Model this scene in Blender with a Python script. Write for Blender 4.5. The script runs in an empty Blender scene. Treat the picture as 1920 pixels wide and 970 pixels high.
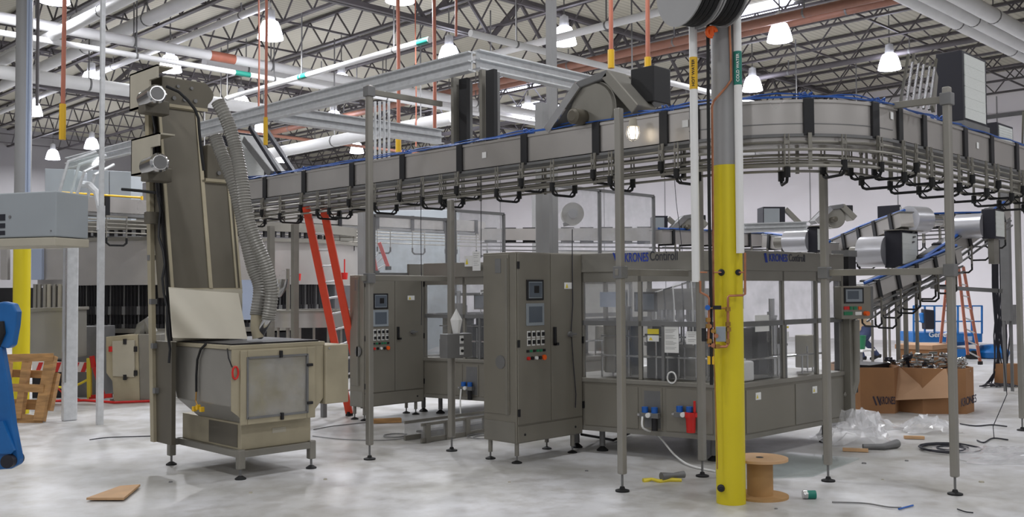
import bpy, math, random
from mathutils import Vector, Matrix
random.seed(7)
PI = math.pi
sc = bpy.context.scene
COL = sc.collection
# ---------------------------------------------------------------- camera and measuring
F = 1820.0; CX, CY = 960.0, 485.0; PITCH = math.atan(60/F); ROLL = .006; EYE = 1.65
_s = math.sqrt(.5)
_Fh = Vector((_s, _s, 0)); _R0 = Vector((_s, -_s, 0)); _U0 = Vector((0, 0, 1))
Fw = _Fh*math.cos(PITCH) + _U0*math.sin(PITCH)
_Up = -_Fh*math.sin(PITCH) + _U0*math.cos(PITCH)
Rc = _R0*math.cos(ROLL) - _Up*math.sin(ROLL)
Uc = _Up*math.cos(ROLL) + _R0*math.sin(ROLL)
EYEP = Vector((0, 0, EYE))
def ray(px, py): return Fw + Rc*((px-CX)/F) - Uc*((py-CY)/F)
def gz(px, py, z=0.0):
    d = ray(px, py); return EYEP + d*((z-EYE)/d.z)
def gx(px, py, X):
    d = ray(px, py); return EYEP + d*(X/d.x)
def gy(px, py, Y):
    d = ray(px, py); return EYEP + d*(Y/d.y)
def at(px, py, D): return EYEP + ray(px, py)*D
def gv(px, py, P, Q):                      # hit with the vertical plane through plan points P, Q
    n = Vector((Q[1]-P[1], P[0]-Q[0], 0)); d = ray(px, py)
    t = (n.dot(Vector((P[0], P[1], 0))) - n.dot(EYEP))/n.dot(d)
    return EYEP + d*t
def zat(X, Y, py):
    p = Vector((X, Y, 0)) - EYEP
    a0 = p.dot(Fw); b0 = p.dot(Uc); k = (CY-py)/F
    return (k*a0-b0)/(Uc.z-k*Fw.z)
# ---------------------------------------------------------------- mesh builder
class MB:
    def __init__(s): s.v = []; s.f = []
    def add(s, vs, fs):
        n = len(s.v); s.v += [tuple(p) for p in vs]; s.f += [tuple(i+n for i in f) for f in fs]; return s
    def box(s, x0, x1, y0, y1, z0, z1):
        if x0 > x1: x0, x1 = x1, x0
        if y0 > y1: y0, y1 = y1, y0
        if z0 > z1: z0, z1 = z1, z0
        return s.add([(x0,y0,z0),(x1,y0,z0),(x1,y1,z0),(x0,y1,z0),(x0,y0,z1),(x1,y0,z1),(x1,y1,z1),(x0,y1,z1)],
                     [(0,3,2,1),(4,5,6,7),(0,1,5,4),(1,2,6,5),(2,3,7,6),(3,0,4,7)])
    def fb(s, Fr, s0, s1, n0, n1, z0, z1):  # box in a wall frame: along, outward, up
        if s0 > s1: s0, s1 = s1, s0
        if n0 > n1: n0, n1 = n1, n0
        if z0 > z1: z0, z1 = z1, z0
        P = [Fr(a,b,c) for c in (z0,z1) for a,b in ((s0,n0),(s1,n0),(s1,n1),(s0,n1))]
        return s.add(P, [(0,1,2,3),(4,7,6,5),(0,4,5,1),(1,5,6,2),(2,6,7,3),(3,7,4,0)])
    def bar(s, a, b, w, h=None, up=(0,0,1)):
        a, b = Vector(a), Vector(b); h = h or w; d = (b-a).normalized(); up = Vector(up)
        if abs(d.dot(up)) > .98: up = Vector((1,0,0))
        sd = d.cross(up).normalized(); u = sd.cross(d).normalized()
        P = []
        for p in (a, b):
            for i, j in ((-1,-1),(1,-1),(1,1),(-1,1)): P.append(p + sd*(i*w/2) + u*(j*h/2))
        return s.add(P, [(0,1,2,3),(4,7,6,5),(0,4,5,1),(1,5,6,2),(2,6,7,3),(3,7,4,0)])
    def cyl(s, a, b, r, r2=None, n=12):
        a, b = Vector(a), Vector(b); r2 = r if r2 is None else r2; d = (b-a).normalized()
        up = Vector((0,0,1)) if abs(d.z) < .9 else Vector((1,0,0))
        x = d.cross(up).normalized(); y = d.cross(x)
        P = []
        for p, q in ((a, r), (b, r2)):
            for i in range(n):
                t = 2*PI*i/n; P.append(p + x*(q*math.cos(t)) + y*(q*math.sin(t)))
        f = [(i, (i+1) % n, n+(i+1) % n, n+i) for i in range(n)]
        f += [tuple(range(n-1, -1, -1)), tuple(range(n, 2*n))]
        return s.add(P, f)
    def tube(s, pts, r, n=8, closed=False, rad=None, soft=False):
        pts = [Vector(p) for p in pts]
        if soft and len(pts) > 2:
            out = []
            for i in range(len(pts)-1):
                p0 = pts[max(i-1,0)]; p1 = pts[i]; p2 = pts[i+1]; p3 = pts[min(i+2,len(pts)-1)]
                for k in range(6):
                    t = k/6; out.append(.5*((2*p1)+(p2-p0)*t+(2*p0-5*p1+4*p2-p3)*t*t+(3*p1-p0-3*p2+p3)*t**3))
            pts = out+[pts[-1]]
        m = len(pts); P = []; prev = None
        for i, p in enumerate(pts):
            if closed: d = pts[(i+1) % m] - pts[i-1]
            else: d = pts[min(i+1, m-1)] - pts[max(i-1, 0)]
            d.normalize()
            if prev is None:
                up = Vector((0,0,1)) if abs(d.z) < .9 else Vector((1,0,0)); x = d.cross(up).normalized()
            else:
                x = (prev - d*prev.dot(d)).normalized()
            prev = x; y = d.cross(x); q = rad[i] if rad else r
            for k in range(n):
                t = 2*PI*k/n; P.append(p + x*(q*math.cos(t)) + y*(q*math.sin(t)))
        f = []
        for i in range(m if closed else m-1):
            j = (i+1) % m
            for k in range(n): f.append((i*n+k, i*n+(k+1) % n, j*n+(k+1) % n, j*n+k))
        if not closed: f += [tuple(range(n-1, -1, -1)), tuple((m-1)*n+k for k in range(n))]
        return s.add(P, f)
    def prism(s, poly, a0, a1, ax='z'):     # poly in the plane normal to ax
        def m(p, a):
            if ax == 'z': return (p[0], p[1], a)
            if ax == 'x': return (a, p[0], p[1])
            return (p[0], a, p[1])
        n = len(poly); P = [m(p, a0) for p in poly] + [m(p, a1) for p in poly]
        return s.add(P, [tuple(range(n)), tuple(range(2*n-1, n-1, -1))] + [(i, n+i, n+(i+1) % n, (i+1) % n) for i in range(n)])
    def strip(s, poly, a0, a1, th):         # open wall along a plan polyline, thickness th inward(left)
        pass
    def lathe(s, prof, c, n=24, ax='z'):
        P = []; m = len(prof); c = Vector(c)
        for k in range(n):
            t = 2*PI*k/n; cs, sn = math.cos(t), math.sin(t)
            for r, h in prof:
                q = {'z': (r*cs, r*sn, h), 'x': (h, r*cs, r*sn), 'y': (r*sn, h, r*cs)}[ax]
                P.append(c + Vector(q))
        f = []
        for k in range(n):
            j = (k+1) % n
            for i in range(m-1): f.append((k*m+i, j*m+i, j*m+i+1, k*m+i+1))
        return s.add(P, f)
    def annulus(s, c, r0, r1, z0, z1, n=48, a0=0, a1=2*PI):
        full = abs(a1-a0-2*PI) < 1e-6; k = n if full else n+1; P = []
        for i in range(k):
            t = a0 + (a1-a0)*i/n
            for r, z in ((r0,z0),(r1,z0),(r1,z1),(r0,z1)): P.append((c[0]+r*math.cos(t), c[1]+r*math.sin(t), z))
        f = []
        for i in range(n):
            j = (i+1) % k
            for q in range(4): f.append((i*4+q, j*4+q, j*4+(q+1) % 4, i*4+(q+1) % 4))
        if not full: f += [(3,2,1,0), (n*4, n*4+1, n*4+2, n*4+3)]
        return s.add(P, f)
    def build(s, name, mat, parent=None, smooth=False, bev=0, origin=None):
        off = WL.get(parent.name, Vector()) if parent is not None else (Vector(origin) if origin is not None else None)
        if off is None:
            xs = [p[0] for p in s.v]; ys = [p[1] for p in s.v]; zs = [p[2] for p in s.v]
            off = Vector(((min(xs)+max(xs))/2, (min(ys)+max(ys))/2, min(zs)))
        me = bpy.data.meshes.new(name)
        me.from_pydata([(p[0]-off.x, p[1]-off.y, p[2]-off.z) for p in s.v], [], s.f)
        import bmesh
        bm = bmesh.new(); bm.from_mesh(me); bmesh.ops.recalc_face_normals(bm, faces=bm.faces); bm.to_mesh(me); bm.free()
        me.materials.append(mat)
        if smooth:
            for p in me.polygons: p.use_smooth = True
            me.set_sharp_from_angle(angle=.7)
        o = bpy.data.objects.new(name, me); COL.objects.link(o)
        if parent is not None:
            o.parent = parent; WL[o.name] = off
        else:
            o.location = off; WL[o.name] = off
        if bev:
            m = o.modifiers.new('bevel', 'BEVEL'); m.width = bev; m.segments = 2; m.limit_method = 'ANGLE'
        return o
WL = {}
def tag(o, label=None, cat=None, group=None, kind=None):
    if label: o['label'] = label
    if cat: o['category'] = cat
    if group: o['group'] = group
    if kind: o['kind'] = kind
    return o
def thing(name, label, cat, loc=(0,0,0), group=None):
    o = bpy.data.objects.new(name, None); o.empty_display_size = .1; COL.objects.link(o); o.location = loc
    WL[o.name] = Vector(loc); return tag(o, label, cat, group)
def struct(name, mb, mat, **k):
    o = mb.build(name, mat, **k); o['kind'] = 'structure'; return o
def dup(root, loc, rz=None, label=None, group=None, scale=None):
    r = root.copy(); COL.objects.link(r); r.location = loc
    if rz is not None: r.rotation_euler = (0, 0, rz)
    if scale: r.scale = scale
    if label: r['label'] = label
    if group: r['group'] = group
    WL[r.name] = Vector(loc)
    for ch in list(root.children):
        c = ch.copy(); COL.objects.link(c); c.parent = r
        for g in list(ch.children):
            d = g.copy(); COL.objects.link(d); d.parent = c
    return r
def frame(P, Q, out):                        # wall frame: P->Q along, normal towards plan point out
    P = Vector((P[0], P[1], 0)); Q = Vector((Q[0], Q[1], 0)); a = (Q-P).normalized()
    n = Vector((a.y, -a.x, 0))
    if n.dot(Vector((out[0], out[1], 0))-P) < 0: n = -n
    def f(s_, n_, z): return P + a*s_ + n*n_ + Vector((0,0,z))
    f.P, f.Q, f.a, f.n = P, Q, a, n
    def hit(px, py):
        p = gv(px, py, P, Q); return (p-P).dot(a), p.z
    f.hit = hit
    return f
def text(body, size, mat, name, parent, P, right, up, extrude=.0015, align='CENTER', stretch=1.0, shear=0, width=None):
    cu = bpy.data.curves.new('lettering', 'FONT'); cu.body = body; cu.size = size; cu.extrude = extrude
    cu.align_x = align; cu.align_y = 'CENTER'; cu.shear = shear; cu.offset = size*.012
    tmp = bpy.data.objects.new('lettering_source', cu); COL.objects.link(tmp)
    dg = bpy.context.evaluated_depsgraph_get(); me = bpy.data.meshes.new_from_object(tmp.evaluated_get(dg))
    bpy.data.objects.remove(tmp); bpy.data.curves.remove(cu)
    if width:
        xs_ = [v_.co.x for v_ in me.vertices]; stretch = width/(max(xs_)-min(xs_))
    r = Vector(right).normalized(); u = Vector(up).normalized(); n = r.cross(u)
    off = WL.get(parent.name, Vector())
    M = Matrix(((r.x*stretch,u.x,n.x,P[0]-off.x),(r.y*stretch,u.y,n.y,P[1]-off.y),(r.z*stretch,u.z,n.z,P[2]-off.z),(0,0,0,1)))
    me.transform(M); me.materials.clear(); me.materials.append(mat)
    o = bpy.data.objects.new(name, me); COL.objects.link(o); o.parent = parent
    return o
# ---------------------------------------------------------------- materials
def lin(c):
    return tuple((x/255/12.92 if x/255 <= .04045 else ((x/255+.055)/1.055)**2.4) for x in c)
def mat(name, rgb, rough=.5, metal=0.0, var=.0, scale=6.0, bump=0.0, bscale=40.0, stretch=(1,1,1), spec=.5, emit=None, estr=0):
    m = bpy.data.materials.new(name); m.use_nodes = True; nt = m.node_tree; b = nt.nodes['Principled BSDF']
    c = (*lin(rgb), 1); b.inputs['Base Color'].default_value = c
    b.inputs['Roughness'].default_value = rough; b.inputs['Metallic'].default_value = metal
    b.inputs['Specular IOR Level'].default_value = spec
    if emit: b.inputs['Emission Color'].default_value = (*lin(emit), 1); b.inputs['Emission Strength'].default_value = estr
    if var or bump:
        tc = nt.nodes.new('ShaderNodeTexCoord'); mp = nt.nodes.new('ShaderNodeMapping'); mp.inputs['Scale'].default_value = stretch
        nt.links.new(tc.outputs['Object'], mp.inputs['Vector'])
    if var:
        nz = nt.nodes.new('ShaderNodeTexNoise'); nz.inputs['Scale'].default_value = scale; nz.inputs['Detail'].default_value = 6
        nt.links.new(mp.outputs[0], nz.inputs['Vector'])
        cr = nt.nodes.new('ShaderNodeValToRGB'); cr.color_ramp.elements[0].position = .3; cr.color_ramp.elements[1].position = .7
        cr.color_ramp.elements[0].color = (*[x*(1-var) for x in c[:3]], 1); cr.color_ramp.elements[1].color = (*[min(1, x*(1+var)) for x in c[:3]], 1)
        nt.links.new(nz.outputs['Fac'], cr.inputs['Fac']); nt.links.new(cr.outputs['Color'], b.inputs['Base Color'])
        mr = nt.nodes.new('ShaderNodeMapRange'); mr.inputs['To Min'].default_value = max(.03, rough-.08); mr.inputs['To Max'].default_value = min(1, rough+.08)
        nt.links.new(nz.outputs['Fac'], mr.inputs['Value']); nt.links.new(mr.outputs[0], b.inputs['Roughness'])
    if bump:
        n2 = nt.nodes.new('ShaderNodeTexNoise'); n2.inputs['Scale'].default_value = bscale; n2.inputs['Detail'].default_value = 4
        nt.links.new(mp.outputs[0], n2.inputs['Vector'])
        bp = nt.nodes.new('ShaderNodeBump'); bp.inputs['Strength'].default_value = bump; bp.inputs['Distance'].default_value = .01
        nt.links.new(n2.outputs['Fac'], bp.inputs['Height']); nt.links.new(bp.outputs[0], b.inputs['Normal'])
    return m
def clear_mat(name, tint, haze, hcol, rough=.05, var=.5):
    m = bpy.data.materials.new(name); m.use_nodes = True; nt = m.node_tree; nt.nodes.clear()
    out = nt.nodes.new('ShaderNodeOutputMaterial'); tr = nt.nodes.new('ShaderNodeBsdfTransparent'); tr.inputs[0].default_value = (*tint, 1)
    gl = nt.nodes.new('ShaderNodeBsdfGlossy'); gl.inputs['Roughness'].default_value = rough; gl.inputs[0].default_value = (.9,.9,.9,1)
    df = nt.nodes.new('ShaderNodeBsdfDiffuse'); df.inputs[0].default_value = (*lin(hcol), 1)
    lw = nt.nodes.new('ShaderNodeLayerWeight'); lw.inputs[0].default_value = .5
    pw = nt.nodes.new('ShaderNodeMath'); pw.operation = 'POWER'; pw.inputs[1].default_value = 4; nt.links.new(lw.outputs['Facing'], pw.inputs[0])
    ad = nt.nodes.new('ShaderNodeMath'); ad.operation = 'MULTIPLY_ADD'; ad.inputs[1].default_value = .6; ad.inputs[2].default_value = .03; nt.links.new(pw.outputs[0], ad.inputs[0])
    m1 = nt.nodes.new('ShaderNodeMixShader'); m2 = nt.nodes.new('ShaderNodeMixShader')
    tc = nt.nodes.new('ShaderNodeTexCoord'); nz = nt.nodes.new('ShaderNodeTexNoise'); nz.inputs['Scale'].default_value = 3.2; nz.inputs['Detail'].default_value = 10
    nt.links.new(tc.outputs['Object'], nz.inputs['Vector'])
    mr = nt.nodes.new('ShaderNodeMapRange'); mr.inputs['From Min'].default_value = .3; mr.inputs['From Max'].default_value = .7
    mr.inputs['To Min'].default_value = haze*(1-var); mr.inputs['To Max'].default_value = haze*(1+var)
    nt.links.new(nz.outputs['Fac'], mr.inputs['Value'])
    nt.links.new(mr.outputs[0], m2.inputs[0]); nt.links.new(tr.outputs[0], m2.inputs[1]); nt.links.new(df.outputs[0], m2.inputs[2])
    nt.links.new(ad.outputs[0], m1.inputs[0]); nt.links.new(m2.outputs[0], m1.inputs[1]); nt.links.new(gl.outputs[0], m1.inputs[2])
    nt.links.new(m1.outputs[0], out.inputs[0]); return m
M = {}
M['steel'] = mat('brushed_steel', (150,147,140), .42, .55, .05, 3)
M['cabsteel'] = mat('cabinet_steel', (136,132,122), .48, .45, .04, 3)
M['mattsteel'] = mat('matt_steel', (138,135,127), .45, .5, .08, 3)
M['tansteel'] = mat('tan_steel', (168,159,136), .5, .3, .12, 3)  # plain tan tone, varied slightly at random
M['agedsteel'] = mat('aged_steel', (98,93,82), .5, .35, .14, 2.5, .03, 20, (1,1,.5))
M['panel'] = mat('pale_steel_panel', (182,178,174), .30, .55, .08, 1.5, .03, 14)
M['shiny'] = mat('polished_steel', (200,200,200), .16, 1.0, .05, 8)
M['alu'] = mat('bright_aluminium', (205,205,210), .3, .6, .03, 3)
M['galv'] = mat('galvanised_steel', (208,210,212), .42, .2, .1, 14)
M['dull'] = mat('dull_grey_steel', (118,118,118), .5, .3, .1, 5)
M['joist'] = mat('joist_paint', (86,82,84), .55, .1, .1, 4)
M['black'] = mat('black_plastic', (20,20,24), .45, 0)
M['rubber'] = mat('black_rubber', (14,14,16), .7, 0)
M['darknavy'] = mat('dark_housing', (26,26,38), .5, 0)
M['filter'] = mat('filter_fabric', (215,218,215), .9, 0, .04, 20, .3, 30, (1,1,6))
M['white'] = mat('white_plastic', (228,228,226), .5, 0, .02, 3)
M['pipewhite'] = mat('white_pipe_wrap', (222,222,222), .55, 0, .04, 3)
M['yellow'] = mat('yellow_paint', (212,194,24), .42, 0, .03, 2.5)
M['greypaint'] = mat('grey_column_paint', (150,150,150), .5, 0, .05, 2)
M['copper'] = mat('copper', (176,118,88), .4, .5, .2, 12)
M['orange'] = mat('orange_paint', (176,106,84), .5, 0, .1, 6)
M['brownpipe'] = mat('brown_pipe', (142,98,80), .5, .1, .1, 6)
M['hookorange'] = mat('bright_orange', (235,95,20), .5)
M['red'] = mat('ladder_red', (216,66,34), .4, 0, .08, 5)
M['bright_red'] = mat('bright_red', (205,35,30), .4)
M['blue'] = mat('lift_blue', (22,98,165), .4, 0, .15, 4)
M['hoseblue'] = mat('airline_blue', (40,88,165), .4)
M['regblue'] = mat('regulator_blue', (30,95,180), .4)
M['wood'] = mat('pallet_wood', (168,128,82), .75, 0, .3, 4, .2, 30, (1,1,6))
M['ply'] = mat('plywood', (196,158,118), .7, 0, .1, 5, .1, 30)
M['card'] = mat('cardboard', (150,108,72), .85, 0, .08, 3, .05, 20)
M['cardlight'] = mat('cardboard_inside', (186,148,116), .85, 0, .06, 3)
M['spoolwood'] = mat('spool_fibreboard', (178,140,92), .8, 0, .08, 5)
M['cream'] = mat('cream_guard', (172,166,150), .5, 0, .06, 3)
M['hoodgrey'] = mat('pale_hood', (186,180,164), .5, .1, .04, 3)
M['boxgrey'] = mat('pale_blue_grey_enamel', (150,156,160), .45, 0, .03, 3)
M['screen'] = mat('screen_glass', (86,94,104), .15, 0)
M['screenpale'] = mat('screen_bezel', (140,148,155), .4, 0)
M['paper'] = mat('paper', (232,232,230), .8)
M['ink'] = mat('ink_dark', (28,30,40), .7)
M['inkblue'] = mat('lettering_blue', (30,60,160), .5)
M['inkgrey'] = mat('lettering_grey', (60,60,68), .5)
M['inkbox'] = mat('box_print', (52,46,60), .8)
M['labelyellow'] = mat('label_yellow', (222,176,30), .5)
M['labelgreen'] = mat('label_green', (22,120,104), .5)
M['warnyellow'] = mat('warning_yellow', (225,205,60), .5)
M['green'] = mat('green_button', (30,120,80), .4)
M['brass'] = mat('brass', (170,130,70), .35, .7, .15, 15)
M['hose'] = mat('grey_duct_hose', (136,134,128), .45, .3, .06, 6)
M['cable'] = mat('dark_cable', (30,30,40), .6)
M['skin'] = mat('skin', (196,150,125), .55)
M['shirt'] = mat('tan_shirt', (176,152,124), .8, 0, .06, 8)
M['jeans'] = mat('denim', (52,62,92), .85, 0, .12, 14)
M['hair'] = mat('dark_hair', (45,32,24), .7)
M['barwhite'] = mat('barrier_white', (225,220,215), .5)
M['bluewhite'] = mat('pale_blue_sheet', (170,182,205), .4)
M['darkvoid'] = mat('dark_machinery', (34,33,36), .5, .3, .3, 5)
M['glass'] = clear_mat('clear_guard', (.985,.987,.99), .07, (185,187,190), .05)
M['hazy'] = clear_mat('scuffed_guard', (.975,.98,.98), .17, (205,205,208), .08, .75)
M['film'] = clear_mat('plastic_film', (.99,.99,.99), .20, (250,250,252), .2, .5)
M['sheet'] = clear_mat('acrylic_sheet', (.965,.985,.98), .10, (205,215,215), .05, .3)
def floor_mat():
    m = mat('polished_concrete', (198,198,200), .32, 0); nt = m.node_tree; b = nt.nodes['Principled BSDF']
    tc = nt.nodes.new('ShaderNodeTexCoord')
    def nz(sc_, det, st=(1,1,1)):
        mp = nt.nodes.new('ShaderNodeMapping'); mp.inputs['Scale'].default_value = st; nt.links.new(tc.outputs['Object'], mp.inputs[0])
        n = nt.nodes.new('ShaderNodeTexNoise'); n.inputs['Scale'].default_value = sc_; n.inputs['Detail'].default_value = det; n.inputs['Roughness'].default_value = .62
        nt.links.new(mp.outputs[0], n.inputs['Vector']); return n
    a = nz(.9, 8); c = nz(5, 8)
    r1 = nt.nodes.new('ShaderNodeValToRGB'); e = r1.color_ramp.elements; e[0].position = .32; e[1].position = .62
    e[0].color = (*lin((168,166,160)), 1); e[1].color = (*lin((206,206,208)), 1); nt.links.new(a.outputs['Fac'], r1.inputs[0])
    r2 = nt.nodes.new('ShaderNodeValToRGB'); e = r2.color_ramp.elements; e[0].position = .36; e[1].position = .55
    e[0].color = (.74,.72,.68,1); e[1].color = (1,1,1,1); nt.links.new(c.outputs['Fac'], r2.inputs[0])
    mx = nt.nodes.new('ShaderNodeMixRGB'); mx.blend_type = 'MULTIPLY'; mx.inputs[0].default_value = .6
    nt.links.new(r1.outputs[0], mx.inputs[1]); nt.links.new(r2.outputs[0], mx.inputs[2]); nt.links.new(mx.outputs[0], b.inputs['Base Color'])
    rr = nt.nodes.new('ShaderNodeMapRange'); rr.inputs['To Min'].default_value = .22; rr.inputs['To Max'].default_value = .55
    nt.links.new(c.outputs['Fac'], rr.inputs[0]); nt.links.new(rr.outputs[0], b.inputs['Roughness'])
    return m
M['floor'] = floor_mat()
def deck_mat():
    m = mat('roof_deck', (190,187,172), .7, 0); nt = m.node_tree; b = nt.nodes['Principled BSDF']
    tc = nt.nodes.new('ShaderNodeTexCoord'); w = nt.nodes.new('ShaderNodeTexWave'); w.bands_direction = 'Y'; w.inputs['Scale'].default_value = 2.2
    nt.links.new(tc.outputs['Object'], w.inputs['Vector'])
    r = nt.nodes.new('ShaderNodeValToRGB'); r.color_ramp.elements[0].color = (*lin((176,172,156)),1); r.color_ramp.elements[1].color = (*lin((192,188,172)),1)
    r.color_ramp.elements[0].position = .2; r.color_ramp.elements[1].position = .5
    nt.links.new(w.outputs['Fac'], r.inputs[0]); nt.links.new(r.outputs[0], b.inputs['Base Color'])
    return m
M['deck'] = deck_mat()
M['wall'] = mat('white_wall_panel', (242,238,242), .65, 0, .02, 1)
M['wallgrey'] = mat('grey_wall_panel', (150,148,150), .7, 0, .04, 1)
M['lampglow'] = mat('lamp_glass', (255,255,255), .4, 0, emit=(236,236,255), estr=18)
M['skyglow'] = mat('skylight_glow', (255,255,255), .4, 0, emit=(225,232,255), estr=6)
M['smalllamp'] = mat('small_lamp_glass', (255,250,240), .4, 0, emit=(255,240,215), estr=2.5)
# ================================================================ the hall
struct('floor', MB().box(-9, 31, -16, 41, -.1, 0), M['floor'])
ZC = 8.0
struct('ceiling', MB().box(-9, 31, -16, 41, ZC, ZC+.1), M['deck'])
WX, WY = 30.3, 40.0
struct('wall_right', MB().box(WX, WX+.2, -16, 40.2, 0, ZC), M['wall'])
struct('wall_back', MB().box(-9, WX, WY, WY+.2, 0, ZC), M['wallgrey'])
_z = gx(1854, 220, WX).z
struct('trim_1', MB().box(WX-.05, WX-.005, -10, WY-.2, _z-.06, _z+.06), M['dull'])
seams = MB()
for k in range(14): seams.box(WX-.012, WX-.002, -2+3*k, -2+3*k+.03, .05, ZC-.7)
struct('trim_2', seams, M['wallgrey'])
# ---- open web joists running along Y
def joist_mesh(L, top, bot, ch, web, step):
    m = MB(); m.box(-ch, ch, 0, L, top-.05, top); m.box(-ch, ch, 0, L, bot, bot+.05)
    n = int(L/step)
    for i in range(n):
        y0, y1 = i*step, (i+.5)*step
        m.bar((0,y0,bot+.03), (0,y1,top-.03), web, web, (1,0,0)); m.bar((0,y1,top-.03), (0,y0+step,bot+.03), web, web, (1,0,0))
    return m
jm = joist_mesh(40, ZC-.02, ZC-.72, .045, .028, 1.1)
j0 = jm.build('roof_joist', M['joist'], origin=(0,0,0)); xs = [4.0+1.72*k for k in range(16)]
tag(j0, 'open web steel roof joist with zigzag rods running under the roof deck', 'joist', 'open web joists under the roof deck')
j0.location = (xs[0], 0, 0)
for x in xs[1:]:
    c = j0.copy(); COL.objects.link(c); c.location = (x, 0, 0)
# ---- deep girders along X
gy0 = gz(820, 46, 7.0).y
def girder(Y, label):
    m = MB(); x0, x1 = 0, 30.0
    for z in (6.95, 7.9): m.box(x0, x1, Y-.11, Y-.02, z, z+.09); m.box(x0, x1, Y+.02, Y+.11, z, z+.09)
    n = 17; st = 30.0/n
    for i in range(n):
        m.bar((x0+i*st,Y,7.0), (x0+(i+.5)*st,Y,7.93), .1, .07, (0,1,0)); m.bar((x0+(i+.5)*st,Y,7.93), (x0+(i+1)*st,Y,7.0), .07, .05, (0,1,0))
    tag(m.build('roof_girder', M['joist']), label, 'girder', 'deep lattice girders crossing under the joists')
girder(gy0, 'nearer deep lattice roof girder with heavy diagonal angles under the joists')
girder(gy0+11.5, 'farther deep lattice roof girder close to the rear of the hall ceiling')
# ---- bridging rods along X
for k in range(15):
    Y = 9 + 2.15*k
    o = MB().box(3, 30, Y-.018, Y+.018, ZC-.70, ZC-.66)
    tag(o.build('bridging_rod', M['joist']), 'thin dark bridging angle tying the roof joists together', 'brace', 'bridging angles across the joists')
# ---- skylights, bright daylight
for (px, py, w, l) in ((962,157,1.6,2.6), (812,190,1.3,1.2), (990,203,1.0,2.0), (226,301,2.2,1.4), (1428,20,.9,1.6)):
    p = gz(px, py, ZC-.04)
    m = MB().box(p.x-w/2, p.x+w/2, p.y-l/2, p.y+l/2, ZC-.05, ZC-.004)
    if p.x < WX and p.y < WY: tag(struct('skylight', m, M['skyglow']), None)
# ---- high bay lamps
def lamp_proto():
    t = thing('high_bay_lamp', 'x', 'lamp', (0,0,0))
    MB().lathe([(.0,.36),(.10,.36),(.15,.33),(.19,.24),(.225,.12),(.25,.0),(.235,.0),(.0,.03)], (0,0,0), 24).build('lamp_shade', M['lampglow'], t, smooth=True)
    MB().cyl((0,0,.36),(0,0,.56),.10,.085,16).cyl((0,0,.56),(0,0,.60),.06,.03,12).build('ballast_housing', M['galv'], t, smooth=True)
    MB().cyl((0,0,.6),(0,0,1.38),.014,n=6).build('stem', M['dull'], t)
    return t
lp = lamp_proto()
LZ = 6.6
lampspots = [
 (507,73,'bright high bay lamp beside the orange drop cord over the tall elevator machine'),
 (1058,83,'bright high bay lamp with white pipe crossing in front, above the drum blower'),
 (1462,77,'bright high bay lamp right of the grey column top, in front of the brown pipe'),
 (1668,130,'bright high bay lamp above the curve of the overhead conveyor, left of the filter box'),
 (1411,170,'bright high bay lamp partly behind the green banded white pipe'),
 (319,134,'bright high bay lamp half crossed by a white pipe above the elevator head'),
 (171,162,'small bright high bay lamp over the left pipes beside the thin grey post'),
 (842,116,'high bay lamp just above the end of the galvanised overhead beam'),
 (640,166,'high bay lamp just above the middle of the long galvanised beam'),
 (452,205,'high bay lamp right of the ribbed grey hoses near the elevator head'),
 (626,231,'high bay lamp seen under the long galvanised beam above the second cross beam'),
 (172,279,'high bay lamp touching the left side of the thin grey post'),
 (99,299,'large looking high bay lamp above the transparent sloped duct at far left'),
 (62,216,'high bay lamp peeping out right of the grey column at far left'),
 (811,265,'high bay lamp between orange cords left of the twin black uprights'),
 (488,254,'small high bay lamp beside the yellow cord handle at the elevator hoses'),
 (669,287,'small high bay lamp left of the tall clamp post just above the conveyor'),
 (750,3,'high bay lamp cut by the top edge of the photo near the middle'),
 (102,4,'high bay lamp cut by the top edge of the photo at far left'),
 (990,218,'faint far high bay lamp behind the drum blower left arm'),
 (528,304,'faint far high bay lamp just above the left end of the straight conveyor'),
]
lightpos = []
for i, (px, py, lb) in enumerate(lampspots):
    p = gz(px, py, LZ); lightpos.append(p)
    if i == 0: lp.location = p; lp['label'] = lb; lp['group'] = 'high bay lamps under the roof'
    else: dup(lp, p, 0, lb, 'high bay lamps under the roof')
def arealight(p, e, size=.5, col=(.95,.96,1.0)):
    L = bpy.data.lights.new('lamp_light', 'AREA'); L.shape = 'DISK'; L.size = size; L.energy = e; L.color = col
    o = bpy.data.objects.new('lamp_light', L); COL.objects.link(o); o.location = p; return o
for p in lightpos: arealight((p.x, p.y, LZ-.03), 250)
for X in (-4, 1.5, 7, 12.5, 18):  # unseen hall lights without fixtures, outside the view, added for even light
    for Y in (-6, 0, 6, 11.5):
        if X+Y < 24: arealight((X, Y, LZ-.03), 118, .6)
w = bpy.data.worlds.new('world'); sc.world = w; w.use_nodes = True
w.node_tree.nodes['Background'].inputs[0].default_value = (.66,.66,.69,1); w.node_tree.nodes['Background'].inputs[1].default_value = .6
# ---- overhead pipes
def pipe(d, px, py, z, lo, hi, r, label, m='pipewhite', name='overhead_pipe', cat='pipe', bands=(), group=None, rings=None, hangers=True):
    p = gz(px, py, z)
    def P(t): return (t, p.y, z) if d == 'x' else (p.x, t, z)
    o = MB().cyl(P(lo), P(hi), r, n=16).build(name, M[m], smooth=True); tag(o, label, cat, group); WL[o.name] = o.location.copy()
    for (t, ln, mm) in bands:
        MB().cyl(P(t), P(t+ln), r*1.03, n=16).build('pipe_band', M[mm], o, smooth=True)
    if hangers:
        h = MB(); t = lo+1.0
        while t < hi:
            q = P(t); h = MB(); h.box(q[0]-.01, q[0]+.01, q[1]-.01, q[1]+.01, z+r*.9, ZC-.7); h.cyl(P(t-.02), P(t+.02), r*1.06, n=12); t += 3.0
            h.build('pipe_hanger', M['dull'], o)
    return o
def xof(px, py, z): return gz(px, py, z).x
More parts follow.
